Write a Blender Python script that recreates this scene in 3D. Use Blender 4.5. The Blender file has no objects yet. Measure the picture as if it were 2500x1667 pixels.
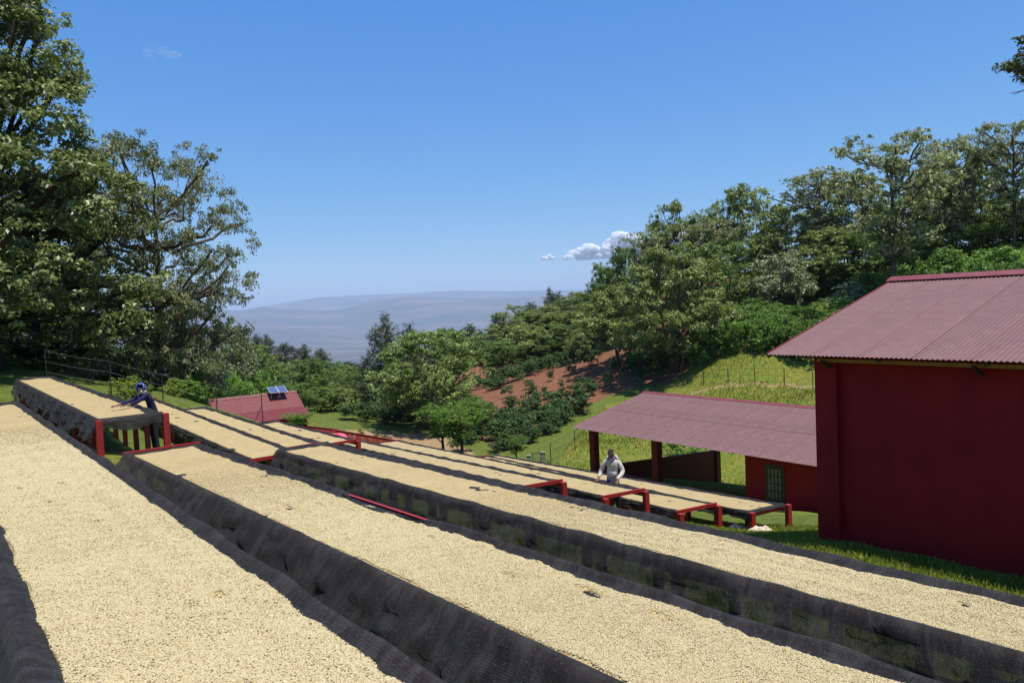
import bpy, bmesh, math
import numpy as np
from mathutils import Vector, Matrix

# ------------------------------------------------------------------ camera, world, sun, exposure
scene = bpy.context.scene
COL = scene.collection
PITCH, ROLL = math.radians(-2.8), math.radians(2.5)
FPX, CX, CY = 1805.0, 1250.0, 833.5            # lens in pixels of the 2500 px wide photograph
FW = np.array([0, math.cos(PITCH), math.sin(PITCH)])
_u0 = np.cross(np.array([1.0, 0, 0]), FW)
RT = math.cos(ROLL) * np.array([1.0, 0, 0]) - math.sin(ROLL) * _u0
UP = math.cos(ROLL) * _u0 + math.sin(ROLL) * np.array([1.0, 0, 0])
cam_data = bpy.data.cameras.new('camera')
cam_data.sensor_width = 36.0
cam_data.lens = 36.0 * FPX / 2500.0
cam_data.clip_start = 0.05
cam_data.clip_end = 200000.0
cam = bpy.data.objects.new('camera', cam_data)
COL.objects.link(cam)
m = Matrix.Identity(4)
for i in range(3):
    m[i][0], m[i][1], m[i][2] = RT[i], UP[i], -FW[i]
cam.matrix_world = m
scene.camera = cam

SUN_EL, SUN_AZ = math.radians(75), math.radians(128)      # azimuth clockwise from +Y
world = bpy.data.worlds.new('World')
scene.world = world
world.use_nodes = True
wn = world.node_tree
sky = wn.nodes.new('ShaderNodeTexSky')
sky.sky_type = 'NISHITA'
sky.sun_disc = False
sky.sun_elevation = SUN_EL
sky.sun_rotation = SUN_AZ
sky.altitude = 1500
sky.air_density = 1.0
sky.dust_density = 0.6
sky.ozone_density = 2.5
wn.nodes['Background'].inputs['Strength'].default_value = 0.13
_sep, _cmb = wn.nodes.new('ShaderNodeSeparateColor'), wn.nodes.new('ShaderNodeCombineColor')
wn.links.new(sky.outputs[0], _sep.inputs[0])
for _i, (_a, _g) in enumerate(((0.60, 1.165), (0.62, 0.737), (0.76, 0.30))):     # one even grade of the whole sky
    _p, _m = wn.nodes.new('ShaderNodeMath'), wn.nodes.new('ShaderNodeMath')
    _p.operation, _m.operation = 'POWER', 'MULTIPLY'
    _p.inputs[1].default_value = _g
    _m.inputs[1].default_value = _a * 0.13 ** (_g - 1)
    wn.links.new(_sep.outputs[_i], _p.inputs[0])
    wn.links.new(_p.outputs[0], _m.inputs[0])
    wn.links.new(_m.outputs[0], _cmb.inputs[_i])
wn.links.new(_cmb.outputs[0], wn.nodes['Background'].inputs['Color'])
sd = bpy.data.lights.new('sun', 'SUN')
sd.energy = 4.9
sd.angle = math.radians(0.5)
sd.color = (1.0, 0.955, 0.88)
sun = bpy.data.objects.new('sun', sd)
COL.objects.link(sun)
sdir = Vector((math.sin(SUN_AZ) * math.cos(SUN_EL), math.cos(SUN_AZ) * math.cos(SUN_EL), math.sin(SUN_EL)))
sun.rotation_euler = sdir.to_track_quat('Z', 'Y').to_euler()
vs = scene.view_settings
vs.view_transform = 'Standard'
vs.look = 'None'
vs.gamma = 1.0
vs.exposure = 0.3
vs.use_curve_mapping = False
scene.cycles.use_denoising = True
scene.cycles.max_bounces = 7
scene.cycles.diffuse_bounces = 3
scene.cycles.glossy_bounces = 2
scene.cycles.transmission_bounces = 3
scene.cycles.transparent_max_bounces = 10
scene.cycles.volume_bounces = 1

# ------------------------------------------------------------------ helpers
def ray(x, y):
    d = FW + RT * ((x - CX) / FPX) - UP * ((y - CY) / FPX)
    return d / (d @ FW)

def unit(v):
    v = np.asarray(v, float)
    return v / np.linalg.norm(v)

def heading(deg):
    a = math.radians(deg)
    return np.array([-math.sin(a), math.cos(a), 0.0]), np.array([math.cos(a), math.sin(a), 0.0])

Z = np.array([0, 0, 1.0])

def smooth(a, b, x):
    t = np.clip((np.asarray(x, float) - a) / (b - a), 0, 1)
    return t * t * (3 - 2 * t)

class Wave:
    """smooth random function of one or two variables"""
    def __init__(self, seed, n=7, lo=0.4, hi=3.0):
        r = np.random.default_rng(seed)
        f = np.exp(r.uniform(math.log(lo), math.log(hi), n))
        th = r.uniform(0, 2 * math.pi, n)
        self.fx, self.fy, self.ph = f * np.cos(th), f * np.sin(th), r.uniform(0, 6.28, n)
        self.f, self.a = f, 1.0 / np.sqrt(f / lo)
        self.a /= np.abs(self.a).sum() ** 0.5
    def __call__(self, x, y=None):
        x = np.asarray(x, float)
        if y is None:
            return sum(a * np.sin(f * x + p) for a, f, p in zip(self.a, self.f, self.ph))
        y = np.asarray(y, float)
        return sum(a * np.sin(fx * x + fy * y + p) for a, fx, fy, p in zip(self.a, self.fx, self.fy, self.ph))

class MB:
    """collects world-space geometry; build() links it as one mesh object"""
    def __init__(self):
        self.v, self.f, self.n = [], [], 0
    def add(self, v, f):
        v = np.asarray(v, float).reshape(-1, 3)
        self.v.append(v)
        self.f.extend([tuple(int(i) + self.n for i in q) for q in f])
        self.n += len(v)
        return self
    def box(self, c, ax, ay, az, hx, hy, hz, top=1.0):
        c, ax, ay, az = map(lambda q: np.asarray(q, float), (c, ax, ay, az))
        v = []
        for k in (-1, 1):
            t = top if k > 0 else 1.0
            for a, b in ((-1, -1), (1, -1), (1, 1), (-1, 1)):
                v.append(c + ax * hx * a * t + ay * hy * b * t + az * hz * k)
        return self.add(v, [(3, 2, 1, 0), (4, 5, 6, 7), (0, 1, 5, 4), (1, 2, 6, 5), (2, 3, 7, 6), (3, 0, 4, 7)])
    def bar(self, a, b, w, h, up=Z):
        a, b = np.asarray(a, float), np.asarray(b, float)
        d = unit(b - a)
        s = unit(np.cross(d, up))
        return self.box((a + b) / 2, d, s, np.cross(s, d), np.linalg.norm(b - a) / 2, w / 2, h / 2)
    def tube(self, pts, rad, sides=6, cap=True):
        pts = np.asarray(pts, float)
        k = len(pts)
        rad = np.broadcast_to(np.asarray(rad, float), (k,))
        t = np.gradient(pts, axis=0)
        ref = np.array([0.31, 0.95, 0.05])
        v = []
        for p, d, r in zip(pts, t, rad):
            d = unit(d)
            s = np.cross(d, ref)
            if np.linalg.norm(s) < 1e-3:
                s = np.cross(d, [1.0, 0, 0])
            s = unit(s)
            u = np.cross(s, d)
            for i in range(sides):
                a = 2 * math.pi * i / sides
                v.append(p + r * (math.cos(a) * s + math.sin(a) * u))
        f = []
        for j in range(k - 1):
            for i in range(sides):
                i2 = (i + 1) % sides
                f.append((j * sides + i, j * sides + i2, (j + 1) * sides + i2, (j + 1) * sides + i))
        if cap:
            f.append(tuple(range(sides))[::-1])
            f.append(tuple((k - 1) * sides + i for i in range(sides)))
        return self.add(v, f)
    def grid(self, P):
        """P: (n, m, 3) array"""
        n, m_, _ = P.shape
        i = np.arange(n - 1)[:, None] * m_ + np.arange(m_ - 1)[None]
        f = np.stack([i, i + 1, i + m_ + 1, i + m_], -1).reshape(-1, 4)
        return self.add(P.reshape(-1, 3), f)
    def build(self, name, mat, parent=None, smooth_=False, loc=None):
        v = np.concatenate(self.v) if self.v else np.zeros((0, 3))
        o = mesh_obj(name, v, self.f, mat, parent, smooth_, loc)
        return o



def mesh_obj(name, v, f, mat, parent=None, smooth_=False, loc=None):
    """v in world space; the object's origin is its parent's base, or loc"""
    o0 = np.array(ORG.get(parent.name, (0, 0, 0)) if parent is not None else (loc if loc is not None else (0, 0, 0)), float)
    me = bpy.data.meshes.new(name)
    vv = np.asarray(v, float) - o0
    if isinstance(f, np.ndarray):
        k = f.shape[1]
        me.vertices.add(len(vv))
        me.vertices.foreach_set('co', vv.astype(np.float32).ravel())
        me.loops.add(f.size)
        me.loops.foreach_set('vertex_index', f.astype(np.int32).ravel())
        me.polygons.add(len(f))
        me.polygons.foreach_set('loop_start', np.arange(0, f.size, k, dtype=np.int32))
        me.update(calc_edges=True)
    else:
        me.from_pydata(vv.tolist(), [], f)
    if smooth_:
        me.polygons.foreach_set('use_smooth', np.ones(len(me.polygons), bool))
    mats = mat if isinstance(mat, (list, tuple)) else [mat]
    for q in mats:
        me.materials.append(q)
    o = bpy.data.objects.new(name, me)
    COL.objects.link(o)
    if parent is not None:
        o.parent = parent
        ORG[o.name] = tuple(o0)
    else:
        o.location = o0
        ORG[o.name] = tuple(o0)
    return o

ORG = {}

def thing(name, loc, label, cat, group=None):
    o = bpy.data.objects.new(name, None)
    o.empty_display_size = 0.2
    COL.objects.link(o)
    o.location = loc
    ORG[o.name] = tuple(float(q) for q in loc)
    return tag(o, label, cat, group)

def tag(o, label=None, cat=None, group=None, kind=None):
    if label:
        o['label'] = label
    if cat:
        o['category'] = cat
    if group:
        o['group'] = group
    if kind:
        o['kind'] = kind
    return o

# ------------------------------------------------------------------ materials
def new_mat(name):
    mt = bpy.data.materials.new(name)
    mt.use_nodes = True
    nt = mt.node_tree
    return mt, nt, nt.nodes['Principled BSDF']

def N(nt, kind, **kw):
    n = nt.nodes.new(kind)
    for k, v in kw.items():
        if k.startswith('i_'):
            n.inputs[k[2:].replace('_', ' ')].default_value = v
        else:
            setattr(n, k, v)
    return n

def ramp(nt, fac, stops):
    r = N(nt, 'ShaderNodeValToRGB')
    el = r.color_ramp.elements
    while len(el) < len(stops):
        el.new(0.5)
    for e, (p, c) in zip(el, stops):
        e.position = p
        e.color = (*c, 1) if len(c) == 3 else c
    nt.links.new(fac, r.inputs[0])
    return r

def mixc(nt, a, b, fac, mode='MIX'):
    n = N(nt, 'ShaderNodeMix', data_type='RGBA', blend_type=mode)
    for s, v in ((6, a), (7, b)):
        if hasattr(v, 'links'):
            nt.links.new(v, n.inputs[s])
        else:
            n.inputs[s].default_value = (*v, 1)
    if hasattr(fac, 'links'):
        nt.links.new(fac, n.inputs[0])
    else:
        n.inputs[0].default_value = fac
    return n.outputs[2]

def noise(nt, scale, detail=4, rough=0.6, coord='Object', vec=None, dist=0.0):
    if vec is None:
        vec = N(nt, 'ShaderNodeTexCoord').outputs[coord]
    n = N(nt, 'ShaderNodeTexNoise', i_Scale=scale, i_Detail=detail, i_Roughness=rough, i_Distortion=dist)
    nt.links.new(vec, n.inputs['Vector'])
    return n.outputs['Fac']

def bump(nt, bsdf, h, strength=0.3, dist=0.02):
    b = N(nt, 'ShaderNodeBump', i_Strength=strength, i_Distance=dist)
    nt.links.new(h, b.inputs['Height'])
    nt.links.new(b.outputs[0], bsdf.inputs['Normal'])
    return b

def paint_mat(name, c1, c2, scale=3.0, rough=0.55, bs=0.25, bscale=40, spec=0.4):
    mt, nt, b = new_mat(name)
    f = noise(nt, scale, 6, 0.65)
    r = ramp(nt, f, [(0.3, c1), (0.7, c2)])
    nt.links.new(r.outputs[0], b.inputs['Base Color'])
    b.inputs['Roughness'].default_value = rough
    b.inputs['Specular IOR Level'].default_value = spec
    bump(nt, b, noise(nt, bscale, 4), bs, 0.01)
    return mt

def leaf_mat(name, dark, light, trans=0.25, rough=0.42, spec=0.45, under=None):
    mt, nt, b = new_mat(name)
    at = N(nt, 'ShaderNodeAttribute', attribute_name='tint')
    oi = N(nt, 'ShaderNodeObjectInfo')
    c = mixc(nt, dark, light, at.outputs['Fac'])
    hs = N(nt, 'ShaderNodeHueSaturation')
    mr = N(nt, 'ShaderNodeMapRange')
    mr.inputs['To Min'].default_value = 0.8
    mr.inputs['To Max'].default_value = 1.2
    nt.links.new(oi.outputs['Random'], mr.inputs['Value'])
    nt.links.new(mr.outputs[0], hs.inputs['Value'])
    nt.links.new(c, hs.inputs['Color'])
    b.inputs['Roughness'].default_value = rough
    b.inputs['Specular IOR Level'].default_value = spec
    nt.links.new(hs.outputs[0], b.inputs['Base Color'])
    tr = N(nt, 'ShaderNodeBsdfTranslucent')
    tc = mixc(nt, hs.outputs[0], (0.16, 0.22, 0.02), 0.45)
    nt.links.new(tc, tr.inputs['Color'])
    mx = N(nt, 'ShaderNodeMixShader')
    mx.inputs[0].default_value = trans
    nt.links.new(b.outputs[0], mx.inputs[1])
    nt.links.new(tr.outputs[0], mx.inputs[2])
    nt.links.new(mx.outputs[0], nt.nodes['Material Output'].inputs['Surface'])
    return mt

M = {}
M['red'] = paint_mat('red_paint', (0.26, 0.014, 0.016), (0.36, 0.028, 0.022), 5, 0.5, 0.3, 30)
def wall_mat():
    mt, nt, b = new_mat('maroon_wall_paint')
    co = N(nt, 'ShaderNodeTexCoord').outputs['Object']
    mp = N(nt, 'ShaderNodeMapping')
    mp.inputs['Scale'].default_value = (2.2, 2.2, 0.22)
    nt.links.new(co, mp.inputs['Vector'])
    streak = noise(nt, 1.6, 6, 0.7, vec=mp.outputs[0])
    blotch = noise(nt, 0.8, 7, 0.7, vec=co)
    fine = noise(nt, 30, 5, 0.7, vec=co)
    c = ramp(nt, blotch, [(0.3, (0.23, 0.005, 0.007)), (0.7, (0.31, 0.010, 0.011))]).outputs[0]
    c = mixc(nt, c, (0.16, 0.006, 0.009), ramp(nt, streak, [(0.48, (0, 0, 0)), (0.72, (0.75, 0.75, 0.75))]).outputs[0])
    c = mixc(nt, c, (0.34, 0.10, 0.08), ramp(nt, noise(nt, 55, 3, 0.8, vec=co), [(0.68, (0, 0, 0)), (0.76, (0.5, 0.5, 0.5))]).outputs[0])
    nt.links.new(c, b.inputs['Base Color'])
    b.inputs['Roughness'].default_value = 0.7
    b.inputs['Specular IOR Level'].default_value = 0.25
    bump(nt, b, fine, 0.6, 0.012)
    return mt
M['wall'] = wall_mat()
M['dark_red'] = paint_mat('dark_red_paint', (0.12, 0.005, 0.008), (0.18, 0.009, 0.011), 3, 0.65, 0.3, 30)
M['timber'] = paint_mat('plate_timber', (0.30, 0.15, 0.035), (0.42, 0.23, 0.06), 4, 0.7, 0.3, 30)
M['dark_timber'] = paint_mat('dark_timber', (0.035, 0.022, 0.015), (0.06, 0.035, 0.025), 6, 0.8, 0.3, 30)
M['concrete'] = paint_mat('concrete', (0.20, 0.17, 0.13), (0.32, 0.28, 0.22), 4, 0.85, 0.4, 30)
M['steel'] = paint_mat('dark_steel', (0.02, 0.02, 0.022), (0.035, 0.035, 0.035), 8, 0.5, 0.1, 30)
M['galv'] = paint_mat('galvanised_wire', (0.30, 0.30, 0.29), (0.42, 0.42, 0.40), 8, 0.4, 0.1, 30)
M['sack'] = paint_mat('sack_cloth', (0.50, 0.42, 0.30), (0.66, 0.58, 0.44), 9, 0.9, 0.6, 60, 0.1)
M['burlap'] = paint_mat('burlap', (0.26, 0.18, 0.11), (0.50, 0.41, 0.30), 7, 0.9, 0.6, 60, 0.1)
M['pink'] = paint_mat('pink_cloth', (0.55, 0.06, 0.12), (0.70, 0.14, 0.20), 6, 0.8, 0.4, 30)
M['bark'] = paint_mat('bark', (0.055, 0.042, 0.03), (0.15, 0.12, 0.09), 4, 0.9, 0.8, 9, 0.1)
M['bark_dark'] = paint_mat('dark_bark', (0.025, 0.018, 0.013), (0.07, 0.05, 0.035), 4, 0.9, 0.8, 9, 0.1)
M['black'] = paint_mat('black_cloth', (0.008, 0.008, 0.01), (0.02, 0.02, 0.022), 9, 0.85, 0.3, 40, 0.1)

def roof_mat(name, c1, c2, rough=0.38):
    mt, nt, b = new_mat(name)
    oi = N(nt, 'ShaderNodeObjectInfo')
    f = noise(nt, 0.9, 7, 0.7)
    g = noise(nt, 14, 3, 0.6)
    r = ramp(nt, f, [(0.3, c1), (0.72, c2)])
    c = mixc(nt, r.outputs[0], (0.22, 0.12, 0.10), ramp(nt, noise(nt, 5.0, 6, 0.7), [(0.45, (0.0, 0.0, 0.0)), (0.75, (0.5, 0.5, 0.5))]).outputs[0], 'MIX')
    mp = N(nt, 'ShaderNodeMapRange', i_To_Min=0.97, i_To_Max=1.03)
    nt.links.new(oi.outputs['Random'], mp.inputs['Value'])
    hs = N(nt, 'ShaderNodeHueSaturation')
    nt.links.new(c, hs.inputs['Color'])
    nt.links.new(mp.outputs[0], hs.inputs['Value'])
    nt.links.new(hs.outputs[0], b.inputs['Base Color'])
    b.inputs['Roughness'].default_value = rough
    b.inputs['Specular IOR Level'].default_value = 0.45
    rr = N(nt, 'ShaderNodeMapRange', i_To_Min=rough - 0.08, i_To_Max=rough + 0.2)
    nt.links.new(g, rr.inputs['Value'])
    nt.links.new(rr.outputs[0], b.inputs['Roughness'])
    return mt

M['roof'] = roof_mat('painted_corrugated_iron', (0.135, 0.064, 0.056), (0.180, 0.090, 0.080), 0.46)
M['roof_large'] = roof_mat('mauve_corrugated_iron', (0.135, 0.058, 0.054), (0.178, 0.083, 0.076), 0.52)
M['roof_red'] = roof_mat('red_corrugated_iron', (0.115, 0.010, 0.012), (0.165, 0.022, 0.022), 0.5)
M['ridge'] = roof_mat('ridge_iron', (0.15, 0.022, 0.026), (0.20, 0.035, 0.04), 0.5)

def panel_mat():
    mt, nt, b = new_mat('solar_cells')
    uv = N(nt, 'ShaderNodeTexCoord').outputs['UV']
    bt = N(nt, 'ShaderNodeTexBrick', offset=0.0, i_Scale=1.0)
    bt.inputs['Color1'].default_value = (0.035, 0.06, 0.16, 1)
    bt.inputs['Color2'].default_value = (0.045, 0.075, 0.19, 1)
    bt.inputs['Mortar'].default_value = (0.35, 0.38, 0.45, 1)
    bt.inputs['Mortar Size'].default_value = 0.006
    bt.inputs['Brick Width'].default_value = 0.25
    bt.inputs['Row Height'].default_value = 0.125
    nt.links.new(uv, bt.inputs['Vector'])
    nt.links.new(bt.outputs['Color'], b.inputs['Base Color'])
    b.inputs['Roughness'].default_value = 0.12
    b.inputs['Coat Weight'].default_value = 0.5
    return mt
M['panel'] = panel_mat()
M['alu'] = paint_mat('aluminium', (0.5, 0.5, 0.5), (0.6, 0.6, 0.6), 5, 0.35, 0.05, 30)

def net_mat():
    """black woven shade net: threads with small open gaps"""
    mt, nt, b = new_mat('shade_net')
    tc = N(nt, 'ShaderNodeTexCoord').outputs['UV']
    big = noise(nt, 2.2, 5, 0.7, vec=N(nt, 'ShaderNodeTexCoord').outputs['Object'])
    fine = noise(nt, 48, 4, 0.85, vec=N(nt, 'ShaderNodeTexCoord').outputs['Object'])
    wv = N(nt, 'ShaderNodeTexWave', wave_type='BANDS', bands_direction='Y', i_Scale=26.0, i_Distortion=1.6, i_Detail=1.5)
    nt.links.new(tc, wv.inputs['Vector'])
    r = ramp(nt, big, [(0.3, (0.013, 0.012, 0.012)), (0.75, (0.036, 0.034, 0.033))])
    sp = ramp(nt, fine, [(0.56, (0, 0, 0)), (0.70, (1, 1, 1))])  # bright specks painted in for the glint of shiny threads
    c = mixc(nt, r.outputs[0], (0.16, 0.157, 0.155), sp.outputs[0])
    c2 = mixc(nt, c, (0.03, 0.03, 0.033), wv.outputs['Fac'])
    c3 = mixc(nt, c, c2, 0.35)
    nt.links.new(c3, b.inputs['Base Color'])
    b.inputs['Roughness'].default_value = 0.65
    b.inputs['Specular IOR Level'].default_value = 0.15
    b.inputs['Sheen Weight'].default_value = 0.05
    b.inputs['Sheen Roughness'].default_value = 0.4
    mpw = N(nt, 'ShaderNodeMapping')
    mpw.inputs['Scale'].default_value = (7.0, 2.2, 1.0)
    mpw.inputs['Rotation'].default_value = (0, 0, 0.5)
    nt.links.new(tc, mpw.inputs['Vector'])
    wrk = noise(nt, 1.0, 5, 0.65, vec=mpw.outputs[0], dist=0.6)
    wrinkle_light = ramp(nt, wrk, [(0.46, (0, 0, 0)), (0.66, (0.55, 0.55, 0.55))])  # pale streaks painted along the wrinkles, as highlights on the folds
    c4 = mixc(nt, c3, (0.085, 0.083, 0.082), wrinkle_light.outputs[0])
    nt.links.new(c4, b.inputs['Base Color'])
    w3 = N(nt, 'ShaderNodeMath', operation='MULTIPLY_ADD')
    nt.links.new(wrk, w3.inputs[0])
    w3.inputs[1].default_value = 6.0
    nt.links.new(fine, w3.inputs[2])
    ht = N(nt, 'ShaderNodeMath', operation='ADD')
    nt.links.new(w3.outputs[0], ht.inputs[0])
    wq = N(nt, 'ShaderNodeMath', operation='MULTIPLY')
    nt.links.new(wv.outputs['Fac'], wq.inputs[0])
    wq.inputs[1].default_value = 0.25
    nt.links.new(wq.outputs[0], ht.inputs[1])
    bump(nt, b, ht.outputs[0], 0.8, 0.010)
    t = N(nt, 'ShaderNodeBsdfTransparent')
    mx = N(nt, 'ShaderNodeMixShader')
    op = N(nt, 'ShaderNodeMapRange', i_To_Min=0.02, i_To_Max=0.16)
    nt.links.new(big, op.inputs['Value'])
    tl_ = N(nt, 'ShaderNodeBsdfTranslucent')
    tl_.inputs['Color'].default_value = (0.22, 0.215, 0.21, 1)
    mt2 = N(nt, 'ShaderNodeMixShader')
    mt2.inputs[0].default_value = 0.3
    nt.links.new(b.outputs[0], mt2.inputs[1])
    nt.links.new(tl_.outputs[0], mt2.inputs[2])
    nt.links.new(op.outputs[0], mx.inputs[0])
    nt.links.new(mt2.outputs[0], mx.inputs[1])
    nt.links.new(t.outputs[0], mx.inputs[2])
    nt.links.new(mx.outputs[0], nt.nodes['Material Output'].inputs['Surface'])
    return mt
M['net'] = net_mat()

def bean_sheet_mat():
    mt, nt, b = new_mat('coffee_bean_layer')
    co = N(nt, 'ShaderNodeTexCoord').outputs['Object']
    vo = N(nt, 'ShaderNodeTexVoronoi', feature='F1', i_Scale=82.0, i_Randomness=1.0)
    nt.links.new(co, vo.inputs['Vector'])
    hsv = N(nt, 'ShaderNodeSeparateColor')
    nt.links.new(vo.outputs['Color'], hsv.inputs[0])
    cell = ramp(nt, hsv.outputs[0], [(0.0, (0.4, 0.306, 0.146)), (0.5, (0.487, 0.393, 0.204)), (1.0, (0.547, 0.464, 0.26))])
    gap = ramp(nt, vo.outputs['Distance'], [(0.35, (0, 0, 0)), (0.75, (1, 1, 1))])
    c = mixc(nt, cell.outputs[0], (0.34, 0.22, 0.075), gap.outputs[0])
    wide = noise(nt, 1.6, 5, 0.65, vec=co)
    wr = ramp(nt, wide, [(0.35, (0.92, 0.9, 0.86)), (0.65, (1.03, 1.03, 1.05))])
    c = mixc(nt, c, wr.outputs[0], 1.0, 'MULTIPLY')
    nt.links.new(c, b.inputs['Base Color'])
    b.inputs['Roughness'].default_value = 0.7
    b.inputs['Specular IOR Level'].default_value = 0.25
    inv = N(nt, 'ShaderNodeMath', operation='MULTIPLY_ADD')
    inv.inputs[1].default_value = -1.0
    inv.inputs[2].default_value = 1.0
    nt.links.new(vo.outputs['Distance'], inv.inputs[0])
    n2 = noise(nt, 26, 4, 0.7, vec=co)
    ad = N(nt, 'ShaderNodeMath', operation='ADD')
    nt.links.new(inv.outputs[0], ad.inputs[0])
    nt.links.new(n2, ad.inputs[1])
    bump(nt, b, ad.outputs[0], 0.5, 0.010)
    return mt
M['beans'] = bean_sheet_mat()

def bean_mat():
    mt, nt, b = new_mat('coffee_bean')
    oi = N(nt, 'ShaderNodeObjectInfo')
    r = ramp(nt, oi.outputs['Random'], [(0.0, (0.383, 0.289, 0.14)), (0.2, (0.453, 0.359, 0.179)), (0.8, (0.504, 0.415, 0.224)), (1.0, (0.557, 0.481, 0.293))])
    nt.links.new(r.outputs[0], b.inputs['Base Color'])
    b.inputs['Roughness'].default_value = 0.6
    b.inputs['Specular IOR Level'].default_value = 0.3
    return mt
M['bean'] = bean_mat()

def ground_mat():
    mt, nt, b = new_mat('hillside_ground')
    pos = N(nt, 'ShaderNodeNewGeometry').outputs['Position']
    a = {k: N(nt, 'ShaderNodeAttribute', attribute_name=k).outputs['Fac'] for k in ('soil', 'lawn', 'track', 'plain')}
    n1 = noise(nt, 0.35, 6, 0.65, vec=pos)
    n2 = noise(nt, 3.0, 6, 0.7, vec=pos)
    n3 = noise(nt, 22.0, 4, 0.75, vec=pos)
    grass = ramp(nt, n2, [(0.25, (0.045, 0.075, 0.012)), (0.5, (0.10, 0.13, 0.022)), (0.75, (0.20, 0.19, 0.05))])
    lawn = ramp(nt, n2, [(0.25, (0.06, 0.095, 0.012)), (0.5, (0.15, 0.165, 0.028)), (0.72, (0.30, 0.25, 0.07))])
    lawn1 = ramp(nt, n1, [(0.35, (0.8, 1.0, 0.7)), (0.65, (1.15, 1.0, 1.0))])
    lawn_c = mixc(nt, lawn.outputs[0], lawn1.outputs[0], 1.0, 'MULTIPLY')
    soil = ramp(nt, n2, [(0.32, (0.085, 0.034, 0.018)), (0.48, (0.18, 0.074, 0.038)), (0.62, (0.27, 0.135, 0.075)), (0.72, (0.42, 0.28, 0.17))])
    track = ramp(nt, n2, [(0.3, (0.24, 0.15, 0.07)), (0.7, (0.40, 0.28, 0.15))])
    def wob(f, sc=0.55):
        q = N(nt, 'ShaderNodeMath', operation='MULTIPLY_ADD')
        nt.links.new(n2, q.inputs[0])
        q.inputs[1].default_value = sc
        nt.links.new(f, q.inputs[2])
        r = ramp(nt, q.outputs[0], [(0.62, (0, 0, 0)), (0.9, (1, 1, 1))])
        return r.outputs[0]
    c = mixc(nt, grass.outputs[0], lawn_c, wob(a['lawn']))
    c = mixc(nt, c, soil.outputs[0], wob(a['soil']))
    c = mixc(nt, c, track.outputs[0], wob(a['track']))
    f3 = ramp(nt, n3, [(0.3, (0.55, 0.55, 0.55)), (0.7, (1.3, 1.3, 1.3))])
    c = mixc(nt, c, f3.outputs[0], 1.0, 'MULTIPLY')
    mp = N(nt, 'ShaderNodeMapping')
    mp.inputs['Scale'].default_value = (0.00035, 0.0011, 0.001)
    nt.links.new(pos, mp.inputs['Vector'])
    pn = N(nt, 'ShaderNodeTexNoise', i_Scale=1.0, i_Detail=9.0, i_Roughness=0.72)
    nt.links.new(mp.outputs[0], pn.inputs['Vector'])
    plain = ramp(nt, pn.outputs['Fac'], [(0.32, (0.03, 0.04, 0.03)), (0.5, (0.075, 0.06, 0.045)), (0.62, (0.16, 0.11, 0.08)), (0.75, (0.32, 0.25, 0.2))])
    c = mixc(nt, c, plain.outputs[0], a['plain'])
    nt.links.new(c, b.inputs['Base Color'])
    b.inputs['Roughness'].default_value = 0.95
    b.inputs['Specular IOR Level'].default_value = 0.1
    bump(nt, b, n3, 0.7, 0.05)
    return mt
M['ground'] = ground_mat()

M['leaf_big'] = leaf_mat('leaf_large_tree', (0.055, 0.092, 0.022), (0.36, 0.39, 0.16), 0.28, 0.42, 0.45)
M['leaf_olive'] = leaf_mat('leaf_olive', (0.105, 0.150, 0.030), (0.38, 0.44, 0.125), 0.33, 0.45)
M['leaf_green'] = leaf_mat('leaf_green', (0.061, 0.118, 0.021), (0.224, 0.319, 0.065), 0.33, 0.45)
M['leaf_dark'] = leaf_mat('leaf_dark', (0.035, 0.054, 0.022), (0.120, 0.144, 0.056), 0.15, 0.5)
M['leaf_sparse'] = leaf_mat('leaf_greyish', (0.112, 0.130, 0.047), (0.448, 0.448, 0.224), 0.33, 0.5, 0.35)
M['leaf_feather'] = leaf_mat('leaf_bright', (0.068, 0.149, 0.014), (0.203, 0.338, 0.041), 0.35, 0.5)
M['leaf_pale'] = leaf_mat('leaf_pale', (0.125, 0.163, 0.062), (0.400, 0.425, 0.237), 0.2, 0.45)
M['leaf_shrub'] = leaf_mat('leaf_shrub', (0.053, 0.124, 0.021), (0.230, 0.389, 0.053), 0.38, 0.5)
M['leaf_yellow'] = leaf_mat('leaf_yellowgreen', (0.108, 0.168, 0.014), (0.336, 0.396, 0.048), 0.35, 0.5)
M['leaf_coffee'] = leaf_mat('leaf_coffee', (0.030, 0.066, 0.016), (0.10, 0.165, 0.045), 0.2, 0.55, 0.3)
M['leaf_airy'] = leaf_mat('leaf_airy_tree', (0.085, 0.105, 0.035), (0.36, 0.37, 0.19), 0.3, 0.45, 0.4)
M['grass'] = leaf_mat('grass_blade', (0.12, 0.18, 0.015), (0.36, 0.36, 0.06), 0.4, 0.55, 0.3)

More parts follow.
